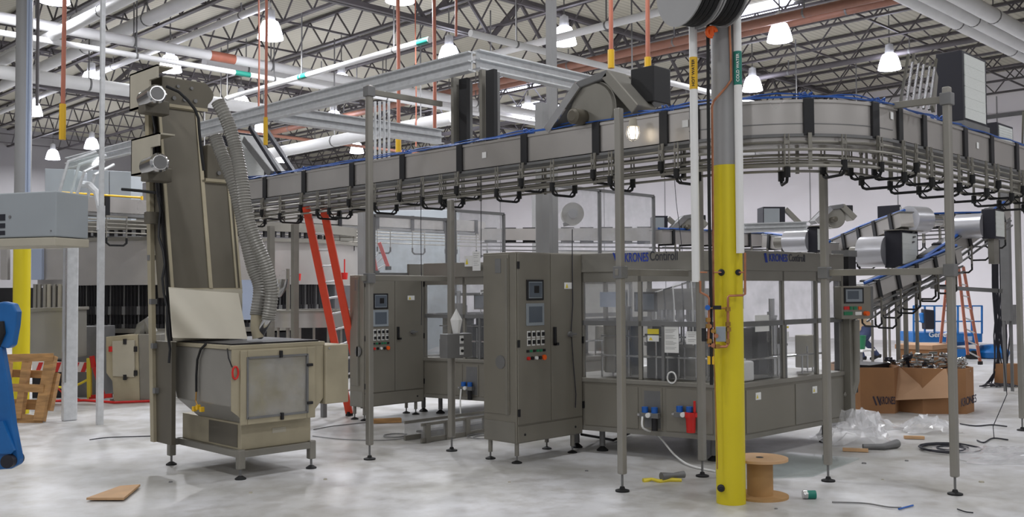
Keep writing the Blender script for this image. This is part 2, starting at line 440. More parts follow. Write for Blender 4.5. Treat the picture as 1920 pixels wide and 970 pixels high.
def yof(px, py, z): return gz(px, py, z).y
pipe('x', 240, 76, 6.5, -2, 29, .10, 'large white pipe, upper of the pair crossing the left ceiling', bands=((xof(395,103,6.5),.55,'orange'),))
pipe('x', 240, 102, 6.2, -2, 26, .055, 'thinner white pipe with green band running under the large white pipe', bands=((xof(440,136,6.2),.35,'labelgreen'),))
pipe('x', 120, 152, 6.0, -2, 16, .14, 'fat pale duct, lowest crossing the far left behind the elevator head')
pipe('x', 550, 146, 6.6, 10, 22, .13, 'fat pale pipe running behind the long galvanised beam left of its middle')
pipe('y', 290, 30, 6.9, 8, 34, .13, 'fat pale pipe slanting down left above the elevator machine')
pipe('y', 190, 14, 6.9, 6, 34, .12, 'fat pale pipe at the top left corner slanting down to the left')
pipe('y', 400, 50, 7.05, 16, 36, .07, 'pale pipe slanting down left just under the joists beyond the elevator head')
pipe('y', 50, 92, 6.3, 12, 30, .10, 'pale pipe slanting down left behind the far left grey column')
pipe('y', 700, 105, 6.0, yof(808,75,6.0), yof(420,183,6.0), .055, 'white pipe with two green bands slanting above the galvanised beam', bands=((yof(806,75,6.0),.3,'labelgreen'), (yof(572,140,6.0),.3,'labelgreen')))
pipe('y', 1115, 53, 6.4, 4, 27, .07, 'long white pipe slanting up to the hose reel, in front of a lamp')
pipe('y', 1180, 98, 6.9, 2, 30, .09, 'brown painted pipe passing behind the grey column, nearest the drum blower', m='brownpipe')
pipe('y', 1560, 26, 7.3, -4, 22, .09, 'brown painted pipe at the top right passing over two lamps', m='brownpipe')
pipe('y', 1640, 107, 7.0, -4, 30, .07, 'dark purlin pipe with red hangers over the conveyor curve', m='joist')
pipe('x', 1260, 156, 5.6, 10, 24, .055, 'white pipe running right above the drum blower filter box')
for (a, b, r, l) in ((1730,8,.13,'lowest'), (1772,8,.13,'middle'), (1815,4,.14,'uppermost')):
    pipe('x', a+60, b+33, 6.7, 6, 29, r, 'big white insulated pipe, %s of the three at the top right corner' % l, group='insulated pipes at the top right')
pipe('y', 585, 273, 5.0, 14, 30, .13, 'pale duct just above the left end of the straight conveyor')
pipe('x', 860, 190, 5.6, 18, 28, .07, 'thin pale pipe far behind the twin black uprights')
pipe('x', 900, 205, 6.0, 18, 29, .09, 'pale pipe far behind beneath the bright skylight')
pipe('y', 750, 245, 6.4, 26, 38, .12, 'far pale pipe behind the orange cords over the conveyor')
pipe('x', 330, 232, 6.4, 14, 28, .05, 'thin red brown pipe in the far roof behind the elevator head', m='brownpipe')
# ---- orange drop cords
def cord(px, py0, py1, D, r, label, mark=None, m='orange'):
    a = at(px, py1, D); b = Vector((a.x, a.y, ZC-.3))
    o = MB().tube([a, a+(b-a)*.3+Vector((.008,0,0)), a+(b-a)*.7-Vector((.008,0,0)), b], r, n=8).build('drop_cord', M[m], smooth=True)
    tag(o, label, 'cord', 'orange drop cords'); WL[o.name] = o.location.copy()
    if mark:
        MB().cyl((a.x,a.y,a.z), (a.x,a.y,a.z+mark), r*1.5, n=8).build('cord_grip', M['labelyellow'], o, smooth=True)
cord(117, 0, 262, 9.5, .022, 'orange drop cord with yellow end hanging at far left beside the grey column', .35)
cord(498, 0, 272, 10.5, .016, 'orange drop cord with yellow end beside the ribbed hoses and a lamp', .3)
cord(485, 0, 205, 15, .014, 'thin orange drop cord just left of the lamp at the elevator head')
cord(747, 0, 285, 15, .03, 'orange drop cord crossing the galvanised beam left of the twin uprights', .2)
cord(815, 0, 262, 15.5, .03, 'orange drop cord ending at the lamp left of the twin black uprights')
cord(780, 225, 275, 18, .012, 'thin orange drop cord far behind between two thicker cords')
cord(855, 0, 68, 15, .02, 'short orange drop cord above the lamp at the beam end')
cord(1146, 0, 128, 10.5, .025, 'orange drop cord ending above the apex of the drum blower', .2)
cord(1215, 0, 142, 10.5, .025, 'orange drop cord ending above the black box of the drum blower', .2)
# ================================================================ overhead air conveyor: straight, quarter bend, straight
CXc, CYc, RO = 7.95, 4.65, 1.20
YEND, XEND = 12.7, 15.0
def cpath(n, a0=None, a1=None):
    """plan points of the outer face moved inward by n: straight leg, bend, second leg"""
    pts = []
    pts.append((6.75+n, YEND)); k = 14
    for i in range(k+1):
        t = PI + (PI/2)*i/k; pts.append((CXc+(RO-n)*math.cos(t), CYc+(RO-n)*math.sin(t)))
    pts.append((XEND, CYc-RO+n)); return pts
def wall_along(mb, outer, inner, z0, z1):
    n = len(outer); P = []
    for (a, b) in zip(outer, inner): P += [(a[0],a[1],z0),(b[0],b[1],z0),(b[0],b[1],z1),(a[0],a[1],z1)]
    f = []
    for i in range(n-1):
        for q in range(4): f.append((i*4+q, (i+1)*4+q, (i+1)*4+(q+1) % 4, i*4+(q+1) % 4))
    f += [(3,2,1,0), ((n-1)*4, (n-1)*4+1, (n-1)*4+2, (n-1)*4+3)]
    return mb.add(P, f)
ac = thing('overhead_air_conveyor', 'long overhead steel air conveyor with black straps, bending behind the yellow and grey column', 'conveyor', (6.87, 7.5, 2.5))
o_, i_ = cpath(0), cpath(.25)
mb = MB(); wall_along(mb, [o_[0], o_[1]], [i_[0], i_[1]], 2.90, 3.14); mb.build('straight_duct', M['panel'], ac)
mb = MB(); wall_along(mb, o_[1:-1], i_[1:-1], 2.80, 3.15); mb.build('bend_duct', M['panel'], ac, smooth=True)
mb = MB(); wall_along(mb, [o_[-2], o_[-1]], [i_[-2], i_[-1]], 2.90, 3.14); mb.build('straight_duct', M['panel'], ac)
for z, n0, n1, m_ in ((3.15,-.012,.262,'panel'), (2.875,-.02,.27,'dull')):
    mb = MB(); wall_along(mb, cpath(n0), cpath(n1), z-.012, z+.012); mb.build('flange', M[m_], ac)
mb = MB(); wall_along(mb, cpath(-.004)[1:-1], cpath(.0)[1:-1], 2.965, 2.972); mb.build('bend_seam', M['dull'], ac)
def along(t):
    """t: metres from the bend start, negative up the first leg; returns plan point, outward normal, along"""
    if t <= 0: return Vector((6.75, CYc-t, 0)), Vector((-1,0,0)), Vector((0,-1,0))
    L = RO*PI/2
    if t < L:
        a = PI+t/RO; n = Vector((math.cos(a), math.sin(a), 0)); return Vector((CXc, CYc, 0))+n*RO, n, Vector((-n.y, n.x, 0))
    return Vector((CXc+t-L, CYc-RO, 0)), Vector((0,-1,0)), Vector((1,0,0))
# straps
LB = RO*PI/2
st = [CYc-y for y in (4.9,5.65,6.56,7.5,8.45,9.4,10.42,11.35,12.2)] + [.06, .98, LB-.28] + [LB+x for x in (.12,.62,1.12,1.58,2.28,3.02,3.8,4.6,5.5,6.4)]
for t in st:
    p, n, a = along(t); z0 = 2.87
    m = MB()
    for s_ in (1, -1):
        q = p + n*.012 if s_ == 1 else p - n*.262
        m.bar(q+Vector((0,0,z0)), q+Vector((0,0,3.17)), .085, .026, n)
    m.bar(p+n*.02+Vector((0,0,3.165)), p-n*.27+Vector((0,0,3.165)), .055, .02)
    m.build('strap', M['black'], ac, bev=.004)
# guide rails under the duct
for (n, z, r) in ((-.02,2.82,.011), (.25,2.82,.011), (-.05,2.755,.012), (.27,2.755,.012), (-.02,2.69,.010), (.22,2.70,.010), (-.05,2.625,.012), (.27,2.62,.012), (.10,2.66,.014)):
    m = MB(); m.tube([(x,y,z) for x,y in cpath(n)], r, n=6); m.build('guide_rail', M['mattsteel'], ac, smooth=True)
# U shaped hangers across the line, black elbows and black cross rod
def hanger(t, zb, w0, w1, w=None):
    p, n, a = along(t); m = MB()
    A, B = p+n*w0, p-n*w1
    for q in (A, B):
        m = MB().bar(q+Vector((0,0,2.80)), q+Vector((0,0,2.83)), .045, .02, n)
        for off in (-.016, .016): m.cyl(q+a*off+Vector((0,0,zb+.1)), q+a*off+Vector((0,0,2.88)), .0075, n=6)
        g = m.build('hanger', M['mattsteel'], ac, smooth=True)
    m = MB(); s1 = (B-A).normalized(); up = Vector((0,0,1))
    m.cyl(A+up*(zb+.035), A+up*(zb+.115), .026, n=8); m.cyl(B+up*(zb+.035), B+up*(zb+.115), .026, n=8)
    m.tube([A+up*(zb+.04), A+s1*.012+up*(zb+.012), A+s1*.04+up*zb, B-s1*.04+up*zb, B-s1*.012+up*(zb+.012), B+up*(zb+.04)], .0125, n=7)
    m.tube([A+up*(zb+.085), A+s1*.07+up*(zb+.012)], .006, n=5); m.tube([B+up*(zb+.085), B-s1*.07+up*(zb+.012)], .006, n=5)
    m.build('hanger_elbow', M['rubber'], g, smooth=True)
for y in (4.9,5.65,6.56,7.5,8.45,9.4,10.42,11.35,12.2): hanger(CYc-y, 2.62, .06, .26)
for y in (4.62+.12,5.45,6.15,6.9,7.75,8.05,8.9,9.8,10.05,10.9,11.8): hanger(CYc-y, 2.545, .06, .26)
for t in (.35, .8, 1.25, 1.62): hanger(t, 2.56 if t != .8 else 2.5, .05, .25)
for i, x in enumerate((.05,.3,.62,.95,1.25,1.58,1.95,2.28,2.65,3.02,3.4,3.8,4.2,4.6,5.0)): hanger(LB+x, 2.60 if i % 2 else 2.50, .07, .30)
# brackets behind the straps
for t in st:
    p, n, a = along(t); m = MB()
    q = p + n*.035
    m.bar(q+Vector((0,0,2.60)), q+Vector((0,0,2.89)), .03, .012, n).build('rail_bracket', M['mattsteel'], ac); q = p-n*.285; m = MB()
    m.bar(q+Vector((0,0,2.60)), q+Vector((0,0,2.89)), .03, .012, n); m.build('rail_bracket', M['mattsteel'], ac)
# blue air lines along the top
for j, (n, zz, amp) in enumerate(((.03,3.185,.012), (.06,3.20,.02), (-.01,3.175,.008))):
    pts = []; t = -7.8; k = 0
    while t < 7.5:
        p, nn, a = along(t); q = p - nn*(n+amp*math.sin(k*1.3+j)); pts.append((q.x, q.y, zz+amp*1.2*abs(math.sin(k*.61+j*2)))); t += .14; k += 1
    MB().tube(pts, .006, n=5).build('air_line', M['hoseblue'], ac, smooth=True)
for t in (-5.8,-3.8,-1.91,-.25,.98,1.75,2.1,2.95):
    p, nn, a = along(t); q = p - nn*.05 + Vector((0,0,3.2))
    m = MB().tube([q+Vector((.05*math.cos(k*.7), .05*math.sin(k*.7), .03*math.sin(k*1.7))) for k in range(18)], .006, n=5)
    m.build('air_line', M['hoseblue'], ac, smooth=True)
# stickers on the duct
for (px, py) in ((908,291),(1285,232),(1672,217),(1833,273)):
    p = gx(px, py, 6.745) if px < 1400 else None
    if p is None:
        p = gy(px, py, CYc-RO-.005); m = MB().box(p.x-.025,p.x+.025,p.y-.003,p.y,p.z-.03,p.z+.03)
    else: m = MB().box(p.x-.003,p.x,p.y-.03,p.y+.03,p.z-.03,p.z+.03)
    m.build('sticker', M['paper'], ac)
# ---------------------------------------------------------------- blowers on the conveyor
def blower(name, label, base, ax, sgn=1, sc_=1.0, boxz=.0, motor_out=1, group=None):
    """ax: travel direction unit vec; side normal faces the viewer"""
    b = Vector(base); a = Vector(ax); up = Vector((0,0,1)); n = a.cross(up)*motor_out
    t = thing(name, label, 'blower', b, group)
    C = b + up*.14*sc_ - n*.02
    R = .32*sc_; ws = sc_*1.0; hs = sc_*.78
    MB().cyl(C-n*.11, C+n*.11, R, n=28).build('fan_drum', M['mattsteel'], t, smooth=True)
    MB().cyl(C+n*.11, C+n*.13, R*.96, R*.9, n=28).build('drum_cover', M['mattsteel'], t, smooth=True)
    Cm = C-a*.12*sc_-up*.06*sc_; m = MB().cyl(Cm+n*.13, Cm+n*.27, .085*sc_, n=18).cyl(Cm+n*.27, Cm+n*.29, .08*sc_, .055*sc_, n=18)
    m.build('motor', M['agedsteel'], t, smooth=True)
    A = b - a*.62*ws + up*.0; Bp = b - a*.16*ws + up*.56*hs; Cp = b + a*.20*ws + up*.64*hs; D = b + a*.60*ws + up*.06
    MB().bar(A, Bp, .27, .07).bar(Bp-a*.02, Cp+a*.03, .27, .07).build('duct_arm', M['dull'], t, bev=.01)
    MB().bar(Cp, D, .27, .10).build('duct_arm', M['mattsteel'], t, bev=.01)
    for s_ in (-1, 1): MB().bar(A+n*.14*s_, Bp+n*.14*s_, .02, .08).build('duct_edge', M['shiny'], t)
    X = b + a*.52*sc_ - n*.22*sc_ + up*(.36*sc_+boxz)
    m = MB(); m.bar(X-a*.15*sc_, X+a*.15*sc_, .3*sc_, .38*sc_); m.build('filter_box', M['black'], t, bev=.01)
    return t
blower('drum_blower', 'grey drum blower with arched duct and black box on the straight overhead conveyor', (6.87, 5.72, 3.17), (0,-1,0), motor_out=1, sc_=.86)
# big filter box at the right
def filterbox(label, corner, sx, sy, sz, name='filter_unit', face='y', tilt=0, group=None, plate=False):
    """corner: nearest lower corner; black sides towards -x, filter towards -y"""
    x, y, z = corner; t = thing(name, label, 'filter unit', (x, y, z), group)
    MB().box(x, x+sx, y, y+sy, z, z+sz).build('housing', M['darknavy'], t, bev=.01)
    fx = sx*.14
    m = MB()
    k = 12
    m.box(x+fx*.5, x+sx-fx*.7, y-.008, y+.002, z+.03, z+sz-.03)
    for i in range(1, 6): zz_ = z+.03+(sz-.06)*i/6; m.box(x+fx*.5, x+sx-fx*.7, y-.010, y, zz_-.003, zz_+.003)
    m.build('filter', M['filter'], t)
    if plate: MB().box(x-.06, x+sx+.03, y-.06, y+sy*.9, z+sz, z+sz+.012).build('cover_plate', M['mattsteel'], t)
    return t
c0 = gz(1806, 226, 3.26); zz = zat(c0.x, c0.y, 93)
sxx = gy(1850, 160, c0.y).x - c0.x; syy = gx(1755, 160, c0.x).y - c0.y
fu = filterbox('large black filter box with white pleated cloth above the conveyor at upper right', (c0.x, c0.y, 3.26), sxx, syy, zz-3.26)
q = MB(); q.box(c0.x-.02, c0.x+sxx, c0.y-.02, c0.y+syy, 3.20, 3.26); q.build('base_tray', M['dull'], fu)
# slanting rods and duct left of the big box
sl = thing('slanted_duct', 'shiny slanted duct of parallel rods rising to the large black filter box', 'duct', (9.0, 3.6, 3.15))
for i in range(6):
    a = gz(1688, 196, 3.18); e_ = gz(1742, 206, 3.18); a = a+(e_-a)*(i/5); a = Vector((a.x, a.y, 3.18)); b_ = a+Vector((.23,.02,.46+.02*(i%2)))
    MB().bar(a, b_, .020, .020).build('rod', M['shiny'], sl)
a = gz(1748, 205, 3.2); b_ = a+Vector((.16,.03,.34))
MB().bar(a, b_, .03, .10).build('duct_face', M['mattsteel'], sl)
# second lower filter box and rods farther along at the right edge
c1 = gz(1850, 262, 3.3)
f2 = filterbox('low black filter box on the conveyor at the right edge beneath the large one', (10.95, 3.62, 3.2), .5, .5, .22)
s2 = thing('slanted_duct', 'slanted shiny rods on the conveyor at the right edge of the photo', 'duct', (11.6, 3.5, 3.17))
for i in range(4):
    a = Vector((11.35+.10*i, 3.5, 3.17)); MB().bar(a, a+Vector((.22, .05, .42)), .018, .03).build('rod', M['shiny'], s2)
# blower left end (behind hoses)
c = at(474, 310, 13.2)
fl = filterbox('dark filter box behind the ribbed hoses at the left end of the conveyor', (6.7, 12.0, 3.22), .45, .5, .62)
s3 = thing('slanted_duct', 'dark slanted duct arm beside the ribbed hoses on the left end of the conveyor', 'duct', (6.87, 11.4, 3.17))
MB().bar((6.87,11.95,3.75), (6.87,11.25,3.2), .24, .10).build('duct_face', M['dull'], s3, bev=.01)
for k in (-1, 1): MB().bar((6.87+.12*k,11.75,3.88), (6.87+.12*k,11.02,3.2), .05, .05).build('duct_rail', M['darknavy'], s3)
# ---------------------------------------------------------------- rear conveyor (parallel, farther back)
rc = thing('rear_air_conveyor', 'farther overhead air conveyor seen below the front one behind the red ladder', 'conveyor', (10, 15.3, 2.5))
MB().box(5.2, 14.5, 15.3, 15.55, 2.92, 3.15).build('straight_duct', M['panel'], rc)
MB().box(5.2, 14.5, 15.28, 15.57, 2.86, 2.90).build('flange', M['dull'], rc)
for z in (2.8,2.74,2.68,2.6): MB().cyl((5.2,15.27,z), (14.5,15.27,z), .013, n=6).build('guide_rail', M['mattsteel'], rc, smooth=True)
for i in range(11):
    x = 5.4+.88*i
    MB().box(x-.035, x+.035, 15.265, 15.58, 2.86, 3.17).build('strap', M['black'], rc)
    g = MB(); g.box(x-.03,x+.31,15.25,15.27,2.84,2.87); g.cyl((x-.02,15.26,2.45),(x-.02,15.26,2.86),.009,n=6).cyl((x+.3,15.26,2.45),(x+.3,15.26,2.86),.009,n=6); gg = g.build('hanger', M['mattsteel'], rc)
    MB().tube([(x-.02,15.26,2.52),(x-.02,15.26,2.44),(x+.03,15.26,2.4),(x+.25,15.26,2.4),(x+.3,15.26,2.44),(x+.3,15.26,2.52)], .018, n=6).build('hanger_elbow', M['rubber'], gg, smooth=True)
# ---------------------------------------------------------------- long galvanised support beam and cross beams
def cbeam(name, label, a, b, h, w_, m='galv', group=None, cat='beam', th=.012, down=(0,0,-1)):
    a, b = Vector(a), Vector(b); d = (b-a).normalized(); sd = d.cross(Vector((0,0,1))); up = Vector((0,0,1))
    mm = MB(); mm.bar(a, b, th, h)
    for z in (h/2, 0, -h/2):
        mm.bar(a+up*z, b+up*z, w_, th*1.2)
    return tag(mm.build(name, M[m]), label, cat, group)
YB0 = gx(885, 117, 6.7).y; YB1 = gx(127, 298, 6.7).y
cbeam('galvanised_beam', 'long galvanised double channel beam running over the conveyor to the left', (6.7, YB0, 4.0), (6.7, YB1, 4.0), .19, .10)
cbeam('galvanised_beam', 'short galvanised beam crossing above the twin black uprights to the right', (6.85, YB0+.1, 4.06), (9.6, YB0+.1, 4.06), .19, .12)
p0 = gz(500, 226, 4.0)
cbeam('galvanised_beam', 'galvanised cross beam leaving the long beam left of the clamp post', (6.75, 11.1, 3.98), (9.6, 11.1, 3.98), .2, .14)
def upright(px0, px1, pyb, D, label, m='dull', ztop=4.0, dark=True, name='steel_upright'):
    a = at((px0+px1)/2, pyb, D); wd = (px1-px0)/F*D*.5
    t = thing(name, label, 'upright', (a.x, a.y, a.z))
    MB().box(a.x-wd/2, a.x+wd/2, a.y-wd/2, a.y+wd/2, a.z, ztop).build('column_tube', M[m], t)
    return t
for (pa, pb, pyb, l, D) in ((846,866,262,'left grey plate upright between beam and conveyor',10.35), (903,916,256,'right grey plate upright between beam and conveyor',10.0)):
    a = at((pa+pb)/2, pyb, D); MBo = MB().box(a.x-.06, a.x+.06, a.y-.02, a.y+.02, 3.16, 3.92)
    tag(MBo.build('steel_upright', M['mattsteel']), l, 'upright')
for (pa, pb, pyb, l, D) in ((866,883,262,'left of the twin black channel uprights above the conveyor',10.3), (917,934,256,'right of the twin black channel uprights above the conveyor',9.9)):
    a = at((pa+pb)/2, pyb, D); t = thing('channel_upright', l, 'upright', (a.x, a.y, 3.16), 'twin black channel uprights')
    MB().box(a.x-.05,a.x+.0,a.y-.06,a.y+.06,3.16,3.9).build('channel_web', M['black'], t)
    MB().box(a.x+.0,a.x+.045,a.y-.05,a.y+.05,3.16,3.88).build('channel_insert', M['dull'], t)
# far galvanised frame right of the beam end
a = at(1035, 255, 12.5); tag(MB().box(a.x-.05,a.x+.05,a.y-.05,a.y+.05,0,7.98).build('grey_post', M['greypaint']), 'grey post rising to the roof right of the bright skylight', 'post')
a = at(1016, 235, 12.2); tag(MB().box(a.x-.06,a.x+.06,a.y-.06,a.y+.06,0,4.0).build('grey_post', M['greypaint']), 'grey square post behind the conveyor left of the drum blower', 'post')
a = at(712, 270, 12.0); t = thing('conduit_cluster', 'cluster of bright vertical conduits right of the clamp post', 'conduit', (a.x,a.y,a.z))
for k in range(5): MB().cyl((a.x-.08+.04*k,a.y+.08-.04*k,3.1),(a.x-.08+.04*k,a.y+.08-.04*k,4.0),.016,n=8).build('conduit', M['galv'], t, smooth=True)
# ---------------------------------------------------------------- levelling-foot posts carrying the conveyor
def post(px, py, ptop, label, r=.031, extra=None, z0=0):
    g = gz(px, py, z0); zt = zat(g.x, g.y, ptop)
    t = thing('support_post', label, 'post', (g.x, g.y, 0), 'levelling foot posts under the conveyor')
    MB().box(g.x-r, g.x+r, g.y-r, g.y+r, .14, zt).build('post_tube', M['steel'], t, bev=.012)
    MB().cyl((g.x,g.y,.03),(g.x,g.y,.15),.010,n=8).build('threaded_rod', M['dull'], t, smooth=True)
    MB().lathe([(0,.045),(.018,.04),(.024,.022),(.058,.012),(.058,0),(0,0)], (g.x,g.y,0), 20).build('levelling_foot', M['rubber'], t, smooth=True)
    return t, g, zt
PO = {}
for k, a in dict(a=(693,862,160,'tall clamp post standing between the red ladder and the near rear cabinet door'), b=(847,846,375,'dark post carrying the small two button box'),
    c=(1167,922,203,'front post standing just right of the big front cabinet'), d=(1317,894,300,'front post standing behind the white pipe left of the yellow column'),
    e=(1553,903,290,'front post to the right of the yellow column at the machine corner'), f=(1791,928,163,'nearest right post in front of the right hand cardboard box'),
    g=(1917,808,330,'post cut by the right edge of the photo')).items(): PO[k] = post(*a)
def crossbar(k, py, dirv, L0, L1, name='clamp_bar', h=.055, m='mattsteel'):
    t, g, zt = PO[k]; z = zat(g.x, g.y, py); d = Vector(dirv)
    o = MB().bar(g.xy.to_3d()+d*L0+Vector((0,0,z)), g.xy.to_3d()+d*L1+Vector((0,0,z)), .035, h).build(name, M[m], t, bev=.004)
    MB().box(g.x-.045, g.x+.045, g.y-.045, g.y+.045, z-.05, z+.05).build('clamp_block', M['dull'], t, bev=.006)
    return z
crossbar('a', 172, (1,0,0), 0, .95)
crossbar('a', 522, (1,0,0), -.10, 1.02)
crossbar('c', 511, (1,0,0), -.05, .95)
vEF = (PO['f'][1]-PO['e'][1]).normalized(); LEF = (PO['f'][1]-PO['e'][1]).length
crossbar('e', 512, (vEF.x,vEF.y,0), -.05, LEF)
crossbar('f', 186, (-.1,.99,0), 0, .52)
crossbar('f', 507, (0,1,0), -.02, .1)
# ================================================================ tall elevator feeding machine
EX0, EX1, EY0, EY1 = 4.24, 5.19, 7.70, 8.95
el = thing('bottle_elevator', 'tall tan steel elevator machine with big windowed hopper box standing on four levelling feet', 'machine', (4.7, 8.3, 0))
LX0, LX1, LY0, LY1 = 4.40, 5.12, 7.80, 8.93
# base frame and legs
m = MB()
for (x0,x1,y0,y1) in ((LX0-.04,LX1+.03,LY0-.04,LY0+.02),(LX0-.04,LX1+.03,LY1-.03,LY1+.03),(LX0-.04,LX0+.02,LY0,LY1),(LX1-.03,LX1+.03,LY0,LY1)): m.box(x0,x1,y0,y1,.19,.25)
m.build('base_frame', M['mattsteel'], el, bev=.004)
for (x,y) in ((LX0-.01,LY0-.01),(LX1,LY0-.01),(LX0-.10,LY1),(LX1,LY1)):
    g = MB().box(x-.033,x+.033,y-.033,y+.033,.09,.26).build('leg', M['mattsteel'], el, bev=.008)
    MB().cyl((x,y,.02),(x,y,.1),.011,n=8).build('threaded_rod', M['dull'], g, smooth=True)
    MB().lathe([(0,.035),(.02,.03),(.05,.01),(.05,0),(0,0)], (x,y,0), 18).build('foot', M['rubber'], g, smooth=True)
MB().box(LX0-.10,LX0,LY1-.03,LY1+.03,.19,.25).build('frame_stub', M['mattsteel'], el)
# lower box
MB().box(LX0,LX1,LY0,LY1-.02,.25,.49).build('lower_box', M['tansteel'], el, bev=.006)
MB().box(LX0-.004,LX0,LY0+.06,LY1-.55,.27,.47).build('side_panel', M['agedsteel'], el)
p = gy(735, 808, LY0); p = gy(523, 806, LY0)
MB().box(p.x-.07,p.x+.07,LY0-.003,LY0,p.z-.025,p.z+.02).build('type_plate', M['cream'], el)
# hopper: lofted between the mouth and the waist
zt = 1.185; ztn = .74
def loft(rings):
    m = MB(); n = 4; P = []
    for (x0,x1,y0,y1,z) in rings: P += [(x0,y0,z),(x1,y0,z),(x1,y1,z),(x0,y1,z)]
    f = [(3,2,1,0)]
    for k in range(len(rings)-1):
        for i in range(4): f.append((k*4+i,k*4+(i+1)%4,(k+1)*4+(i+1)%4,(k+1)*4+i))
    k = len(rings)-1; f.append((k*4,k*4+1,k*4+2,k*4+3)); return m.add(P, f)
loft([(LX0,LX1,LY0,LY1-.32,.49),(EX0,EX1,EY0,EY1-.25,ztn-.08),(EX0,EX1,EY0,EY1-.02,1.15)]).build('hopper', M['steel'], el, bev=.01)
MB().box(EX0-.012,EX1+.012,EY0-.012,EY1,1.15,zt).build('hopper_rim', M['tansteel'], el, bev=.004)
MB().box(EX0+.03,EX1-.03,EY0+.03,EY1-.05,zt,zt+.015).build('hopper_lid', M['darkvoid'], el)
# front plate with door
fx = EX0+.02
dp = MB(); dp.prism([(EX0+.005,ztn-.12),(EX0+.12,ztn-.21),(EX1-.12,ztn-.21),(EX1-.005,ztn-.08),(EX1-.005,1.15),(EX0+.005,1.15)], EY0-.010, EY0, 'y'); dp.build('front_plate', M['tansteel'], el)
a = gy(462, 672, EY0); b = gy(573, 772, EY0)
wx0, wx1, wz0, wz1 = a.x, b.x, b.z, a.z
m = MB()
for (x0,x1,z0,z1) in ((wx0-.07,wx0,wz0-.06,wz1+.07),(wx1,wx1+.09,wz0-.06,wz1+.07),(wx0,wx1,wz1,wz1+.07),(wx0,wx1,wz0-.06,wz0)): m.box(x0,x1,EY0-.025,EY0-.008,z0,z1)
d = m.build('door', M['tansteel'], el, bev=.006)
MB().box(wx0,wx1,EY0-.017,EY0-.012,wz0,wz1).build('window_pane', M['hazy'], d)
m = MB()
for (x0,x1,z0,z1) in ((wx0-.012,wx0+.006,wz0-.01,wz1+.01),(wx1-.006,wx1+.012,wz0-.01,wz1+.01),(wx0,wx1,wz1-.006,wz1+.012),(wx0,wx1,wz0-.012,wz0+.006)): m.box(x0,x1,EY0-.032,EY0-.012,z0,z1)
m.build('window_seal', M['dull'], d)
for (px,py,w_,h_) in ((523,664,.018,.045),(525,780,.018,.045),(577,684,.04,.018),(577,755,.04,.018)):
    q = gy(px,py,EY0); MB().box(q.x-w_/1.4,q.x+w_/1.4,EY0-.05,EY0-.02,q.z-h_/1.4,q.z+h_/1.4).build('latch', M['black'], d, bev=.004)
MB().box(wx0+.02,wx1-.1,EY0+.001,EY0+.006,wz0,wz0+.03).build('inner_chute', M['dull'], el)
# right wing box
MB().box(EX1,EX1+.26,EY0-.04,EY0+.9,.60,1.15).build('wing_box', M['tansteel'], el, bev=.008)
MB().cyl((EX1+.04,EY0-.045,1.12),(EX1+.04,EY0-.04,1.12),.012,n=10).build('bolt', M['shiny'], el)
q = gz(607,783); MB().box(q.x-.03,q.x+.03,q.y-.03,q.y+.03,0,.65).build('wing_leg', M['dull'], el)
# left rear plate
MB().box(4.14,4.18,8.6,8.95,.24,1.19).build('rear_plate', M['agedsteel'], el)
# red handle, black cable, yellow fitting
q = gx(444, 690, EX0)
MB().tube([Vector((EX0-.02,EY0+.02,1.16)), Vector((EX0-.03,EY0-.02,1.08)), Vector((EX0-.0,EY0-.03,1.0))], .006).build('cord', M['black'], el, smooth=True)
MB().tube([(EX0+.03+.028*math.cos(t*.6),EY0-.03,.95+.055*math.sin(t*.6)) for t in range(11)], .009, closed=True).build('red_handle', M['bright_red'], el, smooth=True)
pts = [gx(px,py,EX0-.02) for px,py in ((386,645),(376,656),(370,675),(368,705),(368,735))]
MB().tube(pts, .011).build('cable', M['rubber'], el, smooth=True)
pts = [gx(px,py,EX0-.02) for px,py in ((368,735),(367,752),(372,765))]
MB().tube(pts, .007).build('pneumatic_line', M['brass'], el, smooth=True)
m = MB()
for px,py in ((365,767),(372,764),(379,768)): q = gx(px,py,EX0-.02); m.box(q.x-.02,q.x+.015,q.y-.018,q.y+.018,q.z-.022,q.z+.022)
m.build('yellow_valve', M['labelyellow'], el, bev=.003)
pts = [gx(px,py,EX0-.0) for px,py in ((302,650),(302,690),(308,720),(322,740))]
MB().tube(pts, .009).build('cable', M['rubber'], el, smooth=True)
# sloped hood above the mouth
yh0 = 8.62
P1 = gy(325,540,8.62); P2 = gy(447,549,8.62); P3 = gy(462,634,8.0); P4 = gy(338,640,8.3)
ps = [gy(318,540,8.62), gy(447,549,8.62), Vector((5.0,8.15,1.2)), Vector((4.3,8.15,1.2))]
ps = [gy(317,541,8.6), gy(447,550,8.6), gy(464,636,8.3), gy(324,634,8.3)]
th = Vector((0,.012,.012))
MB().add([*ps, *[v_+th for v_ in ps]], [(0,1,2,3),(7,6,5,4),(0,4,5,1),(1,5,6,2),(2,6,7,3),(3,7,4,0)]).build('hood', M['hoodgrey'], el)
MB().box(4.14,4.86,8.6,8.74,1.2,1.68).build('hood_body', M['hoodgrey'], el)
